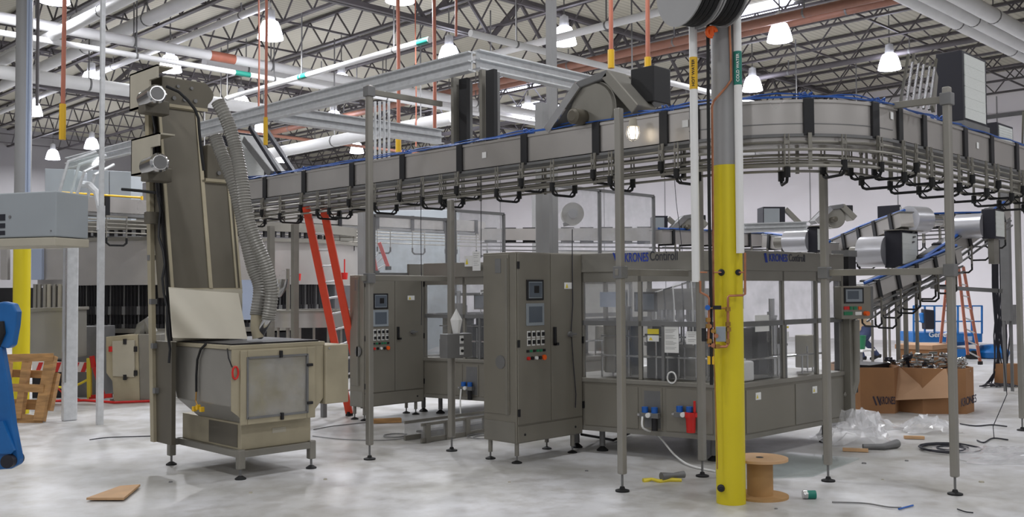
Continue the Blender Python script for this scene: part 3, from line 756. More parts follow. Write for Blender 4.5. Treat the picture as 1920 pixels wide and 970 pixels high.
# the tower, leaning slightly back; left lane taller than the right
def lean(z): return 8.62 + (z-1.67)*.17
def lane(x0, x1, z0, z1, ptop):
    m = MB(); y0, y1 = lean(z0), lean(z1)
    m.add([(x0,y0,z0),(x1,y0,z0),(x1,y0+.30,z0),(x0,y0+.30,z0),(x0,y1,z1),(x1,y1,z1),(x1,y1+.30,z1),(x0,y1+.30,z1)],
          [(0,3,2,1),(4,5,6,7),(0,1,5,4),(1,2,6,5),(2,3,7,6),(3,0,4,7)]); return m
xm = 4.53
zL = zat(4.3, 8.95, 205); zR = zat(4.7, 8.85, 345)
lane(4.15, xm, 1.6, zL+.05, 0).build('tower_lane', M['agedsteel'], el)
lane(xm, 4.86, 1.6, zR+.05, 0).build('tower_lane', M['agedsteel'], el)
def strip(x0, x1, z0, z1, dy=.012, mt='tansteel'):
    m = MB(); y0, y1 = lean(z0)-dy, lean(z1)-dy
    m.add([(x0,y0,z0),(x1,y0,z0),(x1,y0+.02,z0),(x0,y0+.02,z0),(x0,y1,z1),(x1,y1,z1),(x1,y1+.02,z1),(x0,y1+.02,z1)],
          [(0,3,2,1),(4,5,6,7),(0,1,5,4),(1,2,6,5),(2,3,7,6),(3,0,4,7)])
    return m.build('tower_trim', M[mt], el)
strip(4.14,4.165,1.67,zL); strip(xm-.012,xm+.025,1.67,zL); strip(4.80,4.82,1.67,zR); strip(4.845,4.865,1.67,zR)
strip(4.14,4.865,1.64,1.69); strip(4.16,xm,zL,zL+.025); strip(xm,4.86,zR,zR+.025)
# side frame on the left of the tower
m = MB(); m.add([(4.11,8.90,.24),(4.15,8.90,.24),(4.15,8.97,.24),(4.11,8.97,.24),(4.10,lean(zL)+.12,zL),(4.14,lean(zL)+.12,zL),(4.14,lean(zL)+.20,zL),(4.10,lean(zL)+.20,zL)],
      [(0,3,2,1),(4,5,6,7),(0,1,5,4),(1,2,6,5),(2,3,7,6),(3,0,4,7)]); m.build('side_rail', M['tansteel'], el)
for k in range(7):
    z = .7+.42*k; MB().box(4.10,4.16,8.86+(.045*k),8.91+.045*k,z,z+.05).build('side_bracket', M['dull'], el)
m = MB()
for k in range(30):
    pass
m.bar((4.13,lean(1.2)+.06,1.2),(4.13,lean(zL)+.06,zL), .03, .02).build('chain', M['darkvoid'], el)
pts = [Vector((4.10+.015*math.sin(k*1.9), lean(1+.13*k)+.05+.02*math.cos(k*1.3), 1.0+.13*k)) for k in range(19)]
MB().tube(pts, .012).build('cable', M['black'], el, smooth=True)
# heads
def head(x0, x1, zb, ht, nm):
    y = lean(zb)
    m = MB(); k = 8; poly = [(x0,zb),(x1,zb)] + [(x1-.02+.09*math.sin(PI*i/k*.9), zb+.04+(ht-.06)*i/k) for i in range(1,k)] + [(x1-.02,zb+ht),(x0,zb+ht)]
    m.prism(poly, y-.02, y+.34, 'y'); h = m.build(nm, M['agedsteel'], el, bev=.006)
    for i in range(3):
        q = Vector((x0+.12+.11*i, y-.035, zb+.08)); MB().cyl(q, q+Vector((0,.02,0)), .02, n=8).build('bearing_bolt', M['dull'], h)
    for i in range(2):
        q = Vector((x0+.16+.14*i, y-.035, zb+.2)); MB().cyl(q, q+Vector((0,.02,0)), .016, n=8).build('bearing_bolt', M['dull'], h)
    MB().box(x0-.02,x1,y-.03,y-.02,zb-.01,zb+.02).build('head_flange', M['tansteel'], h)
    return h
hL = head(4.17, 4.64, zL+.02, zat(4.3, 8.95, 148)-zL-.02, 'tower_head')
hR = head(4.58, 4.88, zR+.02, zat(4.7, 8.85, 275)-zR-.02, 'tower_head')
def gearmotor(px, py, pbx0, pbx1, pby0, pby1):
    D = (Vector((4.1, 8.95, 0))).dot(Fw)-.05
    A = at(pbx0, pby0, D); B = at(pbx1, pby1, D)
    # guard: an open cream box with two visible faces
    g = gx(pbx0, pby0, 3.98); g2 = gx(pbx0+44, pby1, 3.98)
    y1_, y0_ = g.y, gx(pbx1-6, pby0, 3.98).y
    z1_, z0_ = g.z, gx(pbx0, pby1, 3.98).z
    m = MB()
    m.box(3.98,4.0,y0_+.16,y1_,z0_,z1_); m.box(3.98,4.0,y0_,y0_+.16,z1_-.12,z1_); m.box(3.98,4.14,y1_-.015,y1_,z0_,z1_); m.box(3.98,4.14,y0_,y1_,z1_-.015,z1_); m.box(3.98,4.14,y0_+.1,y1_,z0_,z0_+.015)
    m.build('motor_guard', M['cream'], el)
    q = gx(px+3, py, 3.90); E_ = Vector((3.90, q.y, q.z)); C = Vector((3.92, q.y+.27, q.z-.015))
    mm = MB().cyl(C, E_, .085, n=20).cyl(E_, E_+(E_-C).normalized()*.02, .088, .07, n=20).build('gearmotor', M['shiny'], el, smooth=True)
    d_ = (E_-C).normalized(); MB().cyl(E_+d_*.018, E_+d_*.025, .06, n=16).build('fan_cover', M['dull'], mm)
    MB().box(3.86,4.10,q.y+.16,q.y+.30,q.z-.15,q.z-.02).build('gearbox', M['agedsteel'], mm, bev=.01)
gearmotor(291, 176, 243, 300, 140, 208)
gearmotor(296, 305, 246, 303, 262, 330)
pts = [at(px,py,9.05) for px,py in ((312,162),(335,172),(352,188),(366,206),(372,222),(374,250),(378,290),(382,320))]
MB().tube(pts, .014).build('cable', M['rubber'], el, smooth=True)
# mid-height clamp and sensor arm
q = at(287,410,9.2); MB().box(q.x-.06,q.x+.06,q.y-.06,q.y+.06,q.z-.05,q.z+.06).build('clamp_block', M['agedsteel'], el)
MB().tube([at(228,355,9.2), at(262,358,9.2), at(296,362,9.2)], .014).build('sensor_arm', M['rubber'], el, smooth=True)
pass
# ribbed hoses
def ribbed(path, r, label):
    D0 = 9.0; pts = [at(px,py,D) for px,py,D in path]
    # resample with catmull-rom
    out = []
    for i in range(len(pts)-1):
        p0 = pts[max(i-1,0)]; p1 = pts[i]; p2 = pts[i+1]; p3 = pts[min(i+2,len(pts)-1)]
        n = max(4, int((p2-p1).length/.012))
        for k in range(n):
            t = k/n; out.append(.5*((2*p1)+(p2-p0)*t+(2*p0-5*p1+4*p2-p3)*t*t+(3*p1-p0-3*p2+p3)*t**3))
    out.append(pts[-1]); rad = [r*(1.06 if (i % 2) else .93) for i in range(len(out))]
    return tag(MB().tube(out, r, n=16, rad=rad).build('ribbed_hose', M['hose'], smooth=False), label, 'hose')
ribbed([(408,190,8.75),(425,225,8.75),(440,270,8.75),(452,330,8.72),(462,400,8.7),(478,450,8.7),(497,495,8.72),(509,545,8.75),(503,600,8.75)], .060, 'right ribbed grey hose, starting high at the elevator head and falling to the hopper')
ribbed([(403,255,8.95),(418,295,8.93),(438,345,8.9),(452,400,8.9),(462,450,8.88),(474,500,8.87),(487,540,8.85),(481,592,8.8)], .060, 'left ribbed grey hose falling beside the elevator tower to the hopper lid')
tag(MB().tube([at(481,590,8.8), at(480,614,8.8), at(484,634,8.8)], .05, n=14).build('hose_stub', M['tansteel'], smooth=True), 'upright tan pipe stub below the left ribbed hose', 'pipe stub')
tag(MB().tube([at(503,596,8.76), at(494,612,8.78), at(486,630,8.85)], .042, n=14).build('hose_stub', M['shiny'], smooth=True), 'slanted bright pipe stub below the right ribbed hose', 'pipe stub')
tag(MB().lathe([(0,.0),(.09,.03),(.15,.12),(.16,.2),(0,.2)], at(510,562,9.6), 24, 'z').build('steel_dome', M['shiny'], smooth=True), 'round polished dome behind the hose bottoms', 'dome')
# ================================================================ cabinets and labelling machines
def cabinet(label, x0, x1, y0, y1, z0, z1, px, sc2=1.0):
    """wide doors face -y, narrow side faces -x"""
    t = thing('control_cabinet', label, 'cabinet', ((x0+x1)/2, (y0+y1)/2, 0))
    MB().box(x0,x1,y0,y1,z0,z1).build('body', M['cabsteel'], t, bev=.006)
    W = x1-x0; xs_ = x0+W*.5; yf = y0-.012
    dl = MB().box(x0+.012,xs_-.003,yf,y0,z0+.18*sc2,z1-.01).build('door', M['cabsteel'], t, bev=.004)
    dr = MB().box(xs_+.003,x1-.012,yf,y0,z0+.18*sc2,z1-.01).build('door', M['cabsteel'], t, bev=.004)
    pl = MB().box(x0+.012,x1-.012,yf,y0,z0+.01,z0+.165*sc2).build('plinth_panel', M['cabsteel'], t, bev=.004)
    for x in (x0+.1, x1-.12): MB().cyl((x,yf-.004,z0+.08),(x,yf,z0+.08),.012,n=8).build('lock', M['black'], pl)
    sp = MB().box(x0-.012,x0,y0+.09,y1-.02,z0+.27,z1-.02).build('side_door', M['cabsteel'], t, bev=.004)
    MB().box(x0-.02,x0-.012,y0+.10,y0+.13,z0+.27,z1-.06).build('edge_strip', M['mattsteel'], sp)
    MB().box(x0-.004,x0,y0+.02,y1-.01,z0+.01,z0+.2).build('side_plinth', M['mattsteel'], t)
    yv = y0+(y1-y0)*.64; zv = z0+(z1-z0)*.42
    MB().cyl((x0-.02,yv-.09,zv),(x0-.012,yv-.09,zv),.065,n=20).build('side_vent', M['dull'], sp, smooth=True)
    MB().box(x0-.016,x0-.012,yv-.1,yv-.02,z1-.2,z1-.06).build('side_plate', M['dull'], sp)
    H_ = z1-z0
    for f in (.16,.52,.93): MB().box(x0+.004,x0+.03,yf-.012,yf,z0+H_*f-.035,z0+H_*f+.035).build('hinge', M['black'], dl); MB().box(x1-.006,x1+.012,yf-.01,yf+.01,z0+H_*f-.035,z0+H_*f+.035).build('hinge', M['black'], dr)
    # screens
    def scr(fx, fz, w_, h_, bez, name):
        cx_, cz = x0+W*fx, z0+H_*fz
        b = MB().box(cx_-w_/2,cx_+w_/2,yf-.012,yf,cz-h_/2,cz+h_/2).build(name, M[bez], dl, bev=.003)
        MB().box(cx_-w_*.38,cx_+w_*.38,yf-.0135,yf-.012,cz-h_*.36,cz+h_*.36).build('display', M['screen'], b)
        if bez == 'black':
            MB().box(cx_-w_*.40,cx_+w_*.40,yf-.013,yf-.012,cz-h_*.40,cz+h_*.40).build('screen_border', M['screenpale'], b)
            MB().box(cx_-.02,cx_+.05,yf-.0145,yf-.0135,cz-.03,cz+.04).build('display', M['darkvoid'], b)
    def scr2(fx, fz, w_, h_, bez): scr(fx, fz, w_, h_, bez, 'screen')
    scr2(.26, .80, .235*sc2, .20*sc2, 'black'); scr2(.26, .67, .245*sc2, .215*sc2, 'screenpale')
    for r in range(2):
        for c in range(4):
            x = x0+W*.165+.062*c*sc2*1.05; z = z0+H_*.565-.075*r*sc2
            k = MB().box(x-.021,x+.021,yf-.006,yf,z-.034*sc2,z+.034*sc2).build('switch_plate', M['white'], dl)
            MB().box(x-.014,x+.014,yf-.02,yf-.006,z-.018,z+.02).build('rocker', M['black'], k)
    cols = ['black','green','black','green','green','black']
    for c in range(6):
        x = x0+W*.15+.046*c*sc2; z = z0+H_*.478
        MB().box(x-.015,x+.015,yf-.01,yf,z-.012,z+.012).build('small_button', M[cols[c]], dl)
    for c, mm in enumerate(('bright_red','black','white','black','hookorange')):
        x = x0+W*.155+.055*c*sc2; z = z0+H_*.44
        MB().cyl((x,yf-.02,z),(x,yf,z),.017 if c < 4 else .026,n=12).build('push_button', M[mm], dl, smooth=True)
    h = MB(); h.box(xs_+.03,xs_+.055,yf-.03,yf,z0+H_*.50,z0+H_*.60); h.box(xs_+.03,xs_+.09,yf-.03,yf-.01,z0+H_*.50,z0+H_*.515); h.build('door_handle', M['black'], dr, bev=.004)
    MB().cyl((xs_+.27*W/.94,yf-.03,z0+H_*.555),(xs_+.27*W/.94,yf,z0+H_*.555),.028,n=12).box(xs_+.22*W/.94,xs_+.34*W/.94,yf-.04,yf-.02,z0+H_*.55,z0+H_*.56).build('lock_handle', M['dull'], dr, smooth=False)
    MB().box(xs_+.2*W/.94,xs_+.31*W/.94,yf-.003,yf,z0+H_*.805,z0+H_*.84).build('warning_sticker', M['paper'], dr)
    MB().prism([(xs_+.215*W/.94,z0+H_*.81),(xs_+.255*W/.94,z0+H_*.81),(xs_+.235*W/.94,z0+H_*.835)], yf-.004, yf-.003, 'y').build('warning_triangle', M['warnyellow'], dr)
    for (x, y) in ((x0+.04,y0+.04),(x1-.1,y0+.05),(x0+.04,y1-.05),(x1-.1,y1-.05)):
        g = MB().cyl((x,y,.07),(x,y,z0),.022,n=12).build('leg', M['mattsteel'], t, smooth=True)
        MB().cyl((x,y,.02),(x,y,.08),.009,n=8).build('threaded_rod', M['dull'], g)
        MB().lathe([(0,.03),(.015,.025),(.05,.01),(.05,0),(0,0)], (x,y,0), 18).build('foot', M['rubber'], g, smooth=True)
    return t
cab1 = cabinet('big front steel control cabinet with screens and switches, beside the labelling machine', 6.58, 7.53, 6.53, 6.985, .19, 2.02, 0)
cab2 = cabinet('farther steel control cabinet with screens, standing right of the red ladder', 7.42, 8.41, 10.1, 10.40, .17, 1.86, 0, 1.0)
tag(MB().tube([gy(px,py,6.505) for px,py in ((1073,430),(1073,500),(1074,570),(1071,620),(1075,680),(1080,740),(1079,765))], .005, n=6).build('hanging_wire', M['cable'], smooth=True), 'thin dark wire hanging in front of the big front cabinet', 'wire')
# ---- labelling machine
A_, B_, C_, D_ = (7.54,6.53), (7.86,5.14), (8.05,4.97), (9.95,4.90)
E_, G_ = (9.95,6.9), (7.54,6.9)
cen = (8.8,6.0)
def inset(poly, d, c=cen):
    out = []
    for (x, y) in poly:
        v_ = Vector((c[0]-x, c[1]-y, 0)).normalized(); out.append((x+v_.x*d, y+v_.y*d))
    return out
plan = [A_, B_, C_, D_, E_, G_]
def labeller(name, label, off, detail=True, gl='glass', H_=2.02):
    dx, dy = off
    pl = [(x+dx, y+dy) for x, y in plan]; c = (cen[0]+dx, cen[1]+dy)
    t = thing(name, label, 'machine', (c[0], c[1], 0))
    A, B, C, D, E2, G = pl
    MB().prism(pl, .24, .72, 'z').build('base_cabinet', M['cabsteel'], t, bev=.006)
    MB().prism(inset(pl, -.025, c), .715, .76, 'z').build('worktop', M['mattsteel'], t, bev=.006)
    MB().prism(inset(pl, -.01, c), .225, .27, 'z').build('base_rim', M['mattsteel'], t)
    FL = frame(A, B, (A[0]-2, A[1]-1)); FR = frame(C, D, (C[0], C[1]-3)); FB = frame(B, C, (B[0]-2, B[1]-2))
    LL = (FL.Q-FL.P).length; LR = (FR.Q-FR.P).length; LB_ = (FB.Q-FB.P).length
    for (Fm, L) in ((FL, LL), (FB, LB_), (FR, LR)):
        MB().fb(Fm, 0, L, -.05, .02, 1.83, H_).build('fascia', M['mattsteel'], t, bev=.004)
        MB().fb(Fm, 0, L, -.05, .0, 1.73, 1.83).build('fascia_underside', M['mattsteel' if Fm is FL else 'mattsteel'], t)
        MB().fb(Fm, 0, L, -.04, .0, 1.29, 1.34).build('mid_rail', M['dull'], t)
    cols = [(FL,0),(FL,LL*.45),(FL,LL),(FR,0),(FR,LR*.38),(FR,LR*.72),(FR,LR)]
    for (Fm, s_) in cols: MB().fb(Fm, s_-.02, s_+.02, -.04, .0, .76, 1.83).build('frame_post', M['mattsteel'], t, bev=.004)
    for (Fm, s_) in ((FL, LL*.62),(FR, LR*.4)): MB().fb(Fm, s_-.015, s_+.015, -.03, 0, .76, 1.3).build('frame_post', M['dull'], t)
    for (Fm, a0, a1) in ((FL,.02,LL*.45-.02),(FL,LL*.45+.02,LL-.02),(FB,.02,LB_-.02),(FR,.02,LR*.38-.02),(FR,LR*.38+.02,LR*.72-.02),(FR,LR*.72+.02,LR-.02)):
        MB().fb(Fm, a0, a1, -.018, -.012, .78, 1.29).build('guard_pane', M[gl], t)
        MB().fb(Fm, a0, a1, -.018, -.012, 1.34, 1.73).build('guard_pane', M['hazy'], t)
    # rear guards
    FX = frame(G, E2, (G[0], G[1]+3)); LX = (FX.Q-FX.P).length
    MB().fb(FX, 0, LX, -.05, 0, 1.83, H_).build('fascia', M['mattsteel'], t); MB().fb(FX, 0, LX, -.04, 0, 1.29, 1.34).build('mid_rail', M['dull'], t)
    for k in range(4): MB().fb(FX, LX*k/3-.02, LX*k/3+.02, -.04, 0, .76, 1.83).build('frame_post', M['mattsteel'], t)
    for k in range(3): MB().fb(FX, LX*k/3+.02, LX*(k+1)/3-.02, -.018, -.012, .78, 1.8).build('guard_pane', M['glass'], t)
    FE = frame(D, E2, (D[0]+3, D[1])); LE = (FE.Q-FE.P).length
    MB().fb(FE, 0, LE, -.05, 0, 1.83, H_).build('fascia', M['mattsteel'], t)
    # base doors
    fl = [(.02,.44),(.46,.62),(.64,.98)]
    for a0, a1 in fl: MB().fb(FL, LL*a0, LL*a1-.01, 0, .008, .28, .69).build('base_door', M['cabsteel'], t, bev=.003)
    for a0, a1 in ((.02,.46),(.48,.98)): MB().fb(FR, LR*a0, LR*a1, 0, .008, .28, .69).build('base_door', M['mattsteel' if a0 > .3 else 'cabsteel'], t, bev=.003)
    MB().fb(FL, LL*.48, LL*.60, .008, .010, .30, .66).build('recess_plate', M['dull'], t)
    for (x, y) in inset(pl, .22, c):
        g = MB().cyl((x,y,.05),(x,y,.25),.03,n=12).build('leg', M['dull'], t, smooth=True)
        MB().lathe([(0,.05),(.02,.045),(.06,.01),(.06,0),(0,0)], (x,y,0), 16).build('foot', M['rubber'], g, smooth=True)
    # inner machinery
    cx_, cy_ = c
    MB().cyl((cx_,cy_,.76),(cx_,cy_,1.05),.52,n=40).cyl((cx_,cy_,1.05),(cx_,cy_,1.09),.56,n=40).build('carousel_table', M['steel'], t, smooth=True)
    MB().cyl((cx_,cy_,1.44),(cx_,cy_,1.62),.50,n=40).cyl((cx_,cy_,1.62),(cx_,cy_,1.66),.53,n=40).build('carousel_head', M['steel'], t, smooth=True)
    MB().cyl((cx_,cy_,1.05),(cx_,cy_,1.9),.10,n=20).build('centre_column', M['shiny'], t, smooth=True)
    for k in range(24):
        a = 2*PI*k/24; x, y = cx_+.46*math.cos(a), cy_+.46*math.sin(a)
        MB().cyl((x,y,1.09),(x,y,1.44),.012,n=6).cyl((x,y,1.30),(x,y,1.44),.028,n=8).build('bottle_stop', M['shiny'], t, smooth=True)
    for k, (sx, sy, r, h, mm) in enumerate(((-.75,-.1,.16,.42,'darkvoid'),(-.62,.42,.12,.5,'dull'),(-.35,-.62,.14,.32,'darkvoid'),(.35,-.68,.16,.30,'shiny'),(.75,-.45,.14,.45,'darkvoid'),(-.85,.3,.06,.7,'steel'),(.15,-.82,.05,.6,'shiny'))):
        x, y = cx_+sx, cy_+sy
        MB().cyl((x,y,.76),(x,y,.76+h),r,n=24).cyl((x,y,.76+h),(x,y,.78+h),r*1.12,n=24).build('transfer_drum', M[mm], t, smooth=True)
        MB().cyl((x,y,.78+h),(x,y,.95+h),.03,n=10).build('drum_shaft', M['shiny'], t, smooth=True)
    # label aggregate: upright black case
    for (Fm, s_, n_, w_, h_, mm) in ((FL,LL*.16,-.3,.2,.5,'cabsteel'),(FL,LL*.52,-.28,.1,.55,'darkvoid'),(FR,LR*.16,-.22,.17,.47,'black'),(FR,LR*.30,-.22,.17,.47,'black'),(FR,LR*.62,-.5,.3,.5,'agedsteel'),(FR,LR*.86,-.3,.2,.35,'hoodgrey')):
        q = Fm(s_, n_, 0); MB().box(q.x-w_/2,q.x+w_/2,q.y-.07,q.y+.07,.80,.80+h_).build('label_unit', M[mm], t, bev=.008)
    for k in range(12):
        s_ = LL*(.1+.07*k); q = FL(s_, -.16-.05*(k % 3), 0); MB().cyl((q.x,q.y,.76),(q.x,q.y,1.0+.08*(k % 4)),.010,n=6).build('guide_post', M['shiny'], t)
    for k in range(9):
        s_ = LR*(.08+.1*k); q = FR(s_, -.14-.05*(k % 3), 0); MB().cyl((q.x,q.y,.76),(q.x,q.y,.95+.09*(k % 3)),.010,n=6).build('guide_post', M['shiny'], t)
    MB().tube([FL(LL*.1+LL*.8*k/10, -.15, .98) for k in range(11)], .012).build('guide_rail', M['shiny'], t, smooth=True)
    MB().tube([FL(LL*.1+LL*.8*k/10, -.15, 1.18) for k in range(11)], .009).build('guide_rail', M['shiny'], t, smooth=True)
    MB().tube([FR(LR*.05+LR*.9*k/10, -.13, .96) for k in range(11)], .012).build('guide_rail', M['shiny'], t, smooth=True)
    for k in range(6):
        q = FL(LL*(.45+.07*k), -.4, 0)
        MB().tube([(q.x,q.y,1.09),(q.x,q.y,1.5),(q.x+.05,q.y+.05,1.62+.03*k),(cx_,cy_,1.75)], .008, n=6).build('inner_cable', M['black' if k % 2 else 'white'], t, smooth=True)
    # screen on arm inside
    s_, z = FL.hit(1185+0, 567) if detail else (LL*.5, 1.5)
    MB().fb(FL, s_-.12, s_+.12, -.35, -.31, z-.1, z+.1).build('inner_screen', M['black'], t); MB().fb(FL, s_-.1, s_+.1, -.31, -.305, z-.08, z+.08).build('inner_display', M['screen'], t)
    return t, FL, FR, LL, LR
lab, FL, FR, LL, LR = labeller('labelling_machine', 'glass guarded labelling machine with lettered fascia standing behind the yellow column', (0,0))
# lettering on the fascia
sL, zL_ = FL.hit(1190, 486); sM, _ = FL.hit(1168, 486); sE, _ = FL.hit(1217, 486); sF, _ = FL.hit(1273, 481)
aL = FL.a; nL = FL.n
zc = FL.hit(1217, 483)[1]
w1 = sE-sM
text('KRONES', .125, M['inkblue'], 'lettering', lab, FL(FL.hit(1195,483)[0], .022, zc), aL, (0,0,1), width=FL.hit(1217,483)[0]-FL.hit(1173,483)[0])
text('Contiroll', .13, M['inkgrey'], 'lettering', lab, FL(FL.hit(1246,483)[0], .022, zc+.008), aL, (0,0,1), width=FL.hit(1272,483)[0]-FL.hit(1220,483)[0])
s0 = FL.hit(1152,487)[0]
m = MB()
for k in (0, 1): m.bar(FL(s0+.028*k, .023, zc+.055), FL(s0+.04+.028*k, .023, zc-.05), .004, .016)
m.build('emblem', M['inkblue'], lab)
sa = FR.hit(1433,484)[0]; sb = FR.hit(1475,485)[0]; sc3 = FR.hit(1507,486)[0]; zc2 = FR.hit(1470,485)[1]
text('KRONES', .105, M['inkblue'], 'lettering', lab, FR(FR.hit(1456,485)[0], .022, zc2), FR.a, (0,0,1), width=FR.hit(1474,485)[0]-FR.hit(1440,485)[0])
text('Contiroll', .105, M['inkgrey'], 'lettering', lab, FR(FR.hit(1491,485)[0], .022, zc2+.005), FR.a, (0,0,1), width=FR.hit(1506,485)[0]-FR.hit(1476,485)[0])
m = MB()
for k in (0, 1): m.bar(FR(sa-.03+.022*k, .023, zc2+.045), FR(sa-.005+.022*k, .023, zc2-.045), .004, .014)
m.build('emblem', M['inkblue'], lab)
# warning stickers on base and panes
def sticker(Fm, px, py, w_, h_, t, n_=.009, tri=True, mm='paper'):
    s_, z = Fm.hit(px, py)
    k = MB().fb(Fm, s_-w_/2, s_+w_/2, n_, n_+.003, z-h_/2, z+h_/2).build('sticker', M[mm], t)
    if tri:
        a, b, c_ = Fm(s_-w_*.38, n_+.004, z-h_*.3), Fm(s_-w_*.02, n_+.004, z-h_*.3), Fm(s_-w_*.2, n_+.004, z+h_*.25)
        MB().add([a,b,c_, a+Fm.n*.001, b+Fm.n*.001, c_+Fm.n*.001], [(0,1,2),(5,4,3),(0,3,4,1),(1,4,5,2),(2,5,3,0)]).build('warning_triangle', M['warnyellow'], k)
sticker(FR, 1420, 743, .09, .07, lab); sticker(FR, 1526, 731, .09, .07, lab)
sticker(FR, 1476, 630, .09, .08, lab, -.010); sticker(FR, 1475, 614, .10, .02, lab, -.010, False, 'warnyellow')
sticker(FL, 1224, 622, .12, .05, lab, -.010, False, 'warnyellow'); sticker(FL, 1224, 635, .12, .06, lab, -.010)
# papers taped on the guards
def paper(Fm, px0, px1, py0, py1, n_, label, mm='paper', lines=0):
    s0_, z1_ = Fm.hit(px0, (py0+py1)/2)[0], Fm.hit((px0+px1)/2, py0)[1]; s1_, z0_ = Fm.hit(px1, (py0+py1)/2)[0], Fm.hit((px0+px1)/2, py1)[1]
    o = MB().fb(Fm, s0_, s1_, n_, n_+.002, z0_, z1_).build('notice_sheet', M[mm]); tag(o, label, 'paper'); WL[o.name] = o.location.copy()
    if lines:
        m = MB(); h_ = z1_-z0_; w_ = s1_-s0_
        for k in range(lines):
            if k % 4 != 3: m.fb(Fm, s0_+w_*.15, s0_+w_*(.85-.1*(k % 3)), n_+.002, n_+.003, z1_-h_*(.1+.8*k/lines), z1_-h_*(.1+.8*k/lines)-.003)
        m.build('print_lines', M['dull'], o)
paper(FL, 1243, 1272, 613, 662, -.008, 'tall white printed sheet taped to the labelling machine glass', lines=14)
paper(FL, 1286, 1310, 622, 646, -.008, 'small white sheet taped to the glass beside the tall printed sheet', lines=6)
paper(FR, 1417, 1443, 591, 622, -.008, 'pale sheet taped to the machine glass just right of the yellow column')
paper(FL, 1100, 1133, 548, 577, -.3, 'pale grey panel seen through glass right of the big cabinet', 'bluewhite')
# air regulators and red filter
def regulator(Fm, px, py, t=None, label=None, body='regblue'):
    s_, z = Fm.hit(px, py); g = thing('air_regulator', label, 'air regulator', Fm(s_, .03, z-.1))
    for k in (-1, 1): MB().cyl(Fm(s_+.05*k, .06, z+.02), Fm(s_+.05*k, .06, z+.075), .032, n=14).build('adjusting_knob', M[body], g, smooth=True)
    MB().fb(Fm, s_-.1, s_+.1, .03, .09, z-.03, z+.02).build('valve_body', M['dull'], g, bev=.004)
    MB().cyl(Fm(s_+.05, .06, z-.15), Fm(s_+.05, .06, z-.03), .03, n=14).build('bowl', M['darkvoid'], g, smooth=True)
    MB().cyl(Fm(s_-.12, .07, z), Fm(s_-.08, .07, z), .02, n=10).build('fitting', M['shiny'], g, smooth=True)
    MB().cyl(Fm(s_, .09, z), Fm(s_, .115, z), .024, n=14).build('gauge', M['white'], g, smooth=True)
    return Fm(s_-.06, .1, z-.02)
r1 = regulator(FL, 1223, 777, label='blue knobbed air regulator with white hose on the labelling machine base')
r2 = regulator(FL, 1288, 776, label='smaller blue air regulator left of the red water filter')
s_, z = FL.hit(1301, 778)
rf = thing('water_filter', 'bright red water filter on the labelling machine base beside a post', 'filter', FL(s_, .05, z-.13))
MB().cyl(FL(s_,.08,z-.16), FL(s_,.08,z-.02), .042, .048, n=18).build('filter_bowl', M['bright_red'], rf, smooth=True)
MB().cyl(FL(s_,.08,z-.02), FL(s_,.08,z+.03), .056, n=18).fb(FL, s_-.02, s_+.12, .06, .10, z-.01, z+.03).build('filter_head', M['bright_red'], rf, smooth=False)
MB().cyl(FL(s_+.04,.08,z+.03), FL(s_+.04,.08,z+.14), .012, n=8).build('handle', M['bright_red'], rf)
g1 = gz(1262, 862); g2 = gz(1308, 880); g3 = gz(1285, 873)
tag(MB().tube([r1, r1+Vector((-.04,-.04,-.10)), gx(1232,815,(r1.x+g1.x)/2+.1), Vector((g1.x,g1.y,.06)), Vector((g3.x,g3.y,.02)), Vector((g2.x,g2.y,.012)), gz(1340,884,.012)], .010, n=8, soft=True).build('white_hose', M['white'], smooth=True), 'white hose drooping from the blue regulator to the floor', 'hose')
tag(MB().tube([FR(0,0,0)*0+gz(1180,813,.03), gz(1150,826,.02), gz(1125,821,.02), gz(1090,815,.12)], .014, n=8).build('black_cable', M['rubber'], smooth=True), 'black cable sagging under the labelling machine left of the regulator', 'cable')
# white drum standing on the worktop
s_, z = FR.hit(1413, 719)
cn = thing('white_canister', 'white plastic canister on the machine worktop just right of the yellow column', 'canister', FR(s_, .0, .762))
q = FR(s_, -.12, 0); MB().box(q.x-.10,q.x+.10,q.y-.07,q.y+.07,.762,.955).build('canister_body', M['white'], cn, bev=.02); MB().cyl((q.x,q.y,.955),(q.x,q.y,.98),.03,n=12).build('canister_cap', M['white'], cn)
# coil hanging on glass and round
s_, z = FL.hit(1262, 708)
tag(MB().tube([FL(s_+.045*math.cos(k*.5), .03+.004*(k % 3), z+.055*math.sin(k*.5)) for k in range(38)], .007, n=6).build('hose_coil', M['white'], smooth=True), 'coiled pale hose hanging on the machine under the printed sheet', 'hose coil')
# operator panel on a swing arm
op = thing('operator_panel', 'operator touch panel with coloured buttons on a steel post right of the labelling machine', 'control panel', (10.0, 4.8, 0))
PD = (Vector((9.98,4.85,0))).dot(Fw)
FP = frame((at(1575,560,PD-.2).x, at(1575,560,PD-.2).y), (at(1645,560,PD-.05).x, at(1645,560,PD-.05).y), (0,0))
s0_, zt_ = FP.hit(1577, 537); s1_, zb_ = FP.hit(1634, 598)
MB().fb(FP, s0_, s1_, -.12, 0, zb_, zt_).build('panel_case', M['cabsteel'], op, bev=.01)
MB().fb(FP, s1_, s1_+.05, -.14, -.02, zb_+.01, zt_-.0).build('panel_side', M['dull'], op, bev=.01)
def pr_(px0,px1,py0,py1,n0,n1,nm,mm):
    a_ = FP.hit(px0,py0); b_ = FP.hit(px1,py1); MB().fb(FP, a_[0], b_[0], n0, n1, a_[1], b_[1]).build(nm, M[mm], op)
pr_(1582,1619,540,569,0,.008,'screen_bezel','black'); pr_(1585,1616,543,566,.008,.010,'screen_border','screenpale'); pr_(1588,1609,546,561,.010,.012,'display','screen')
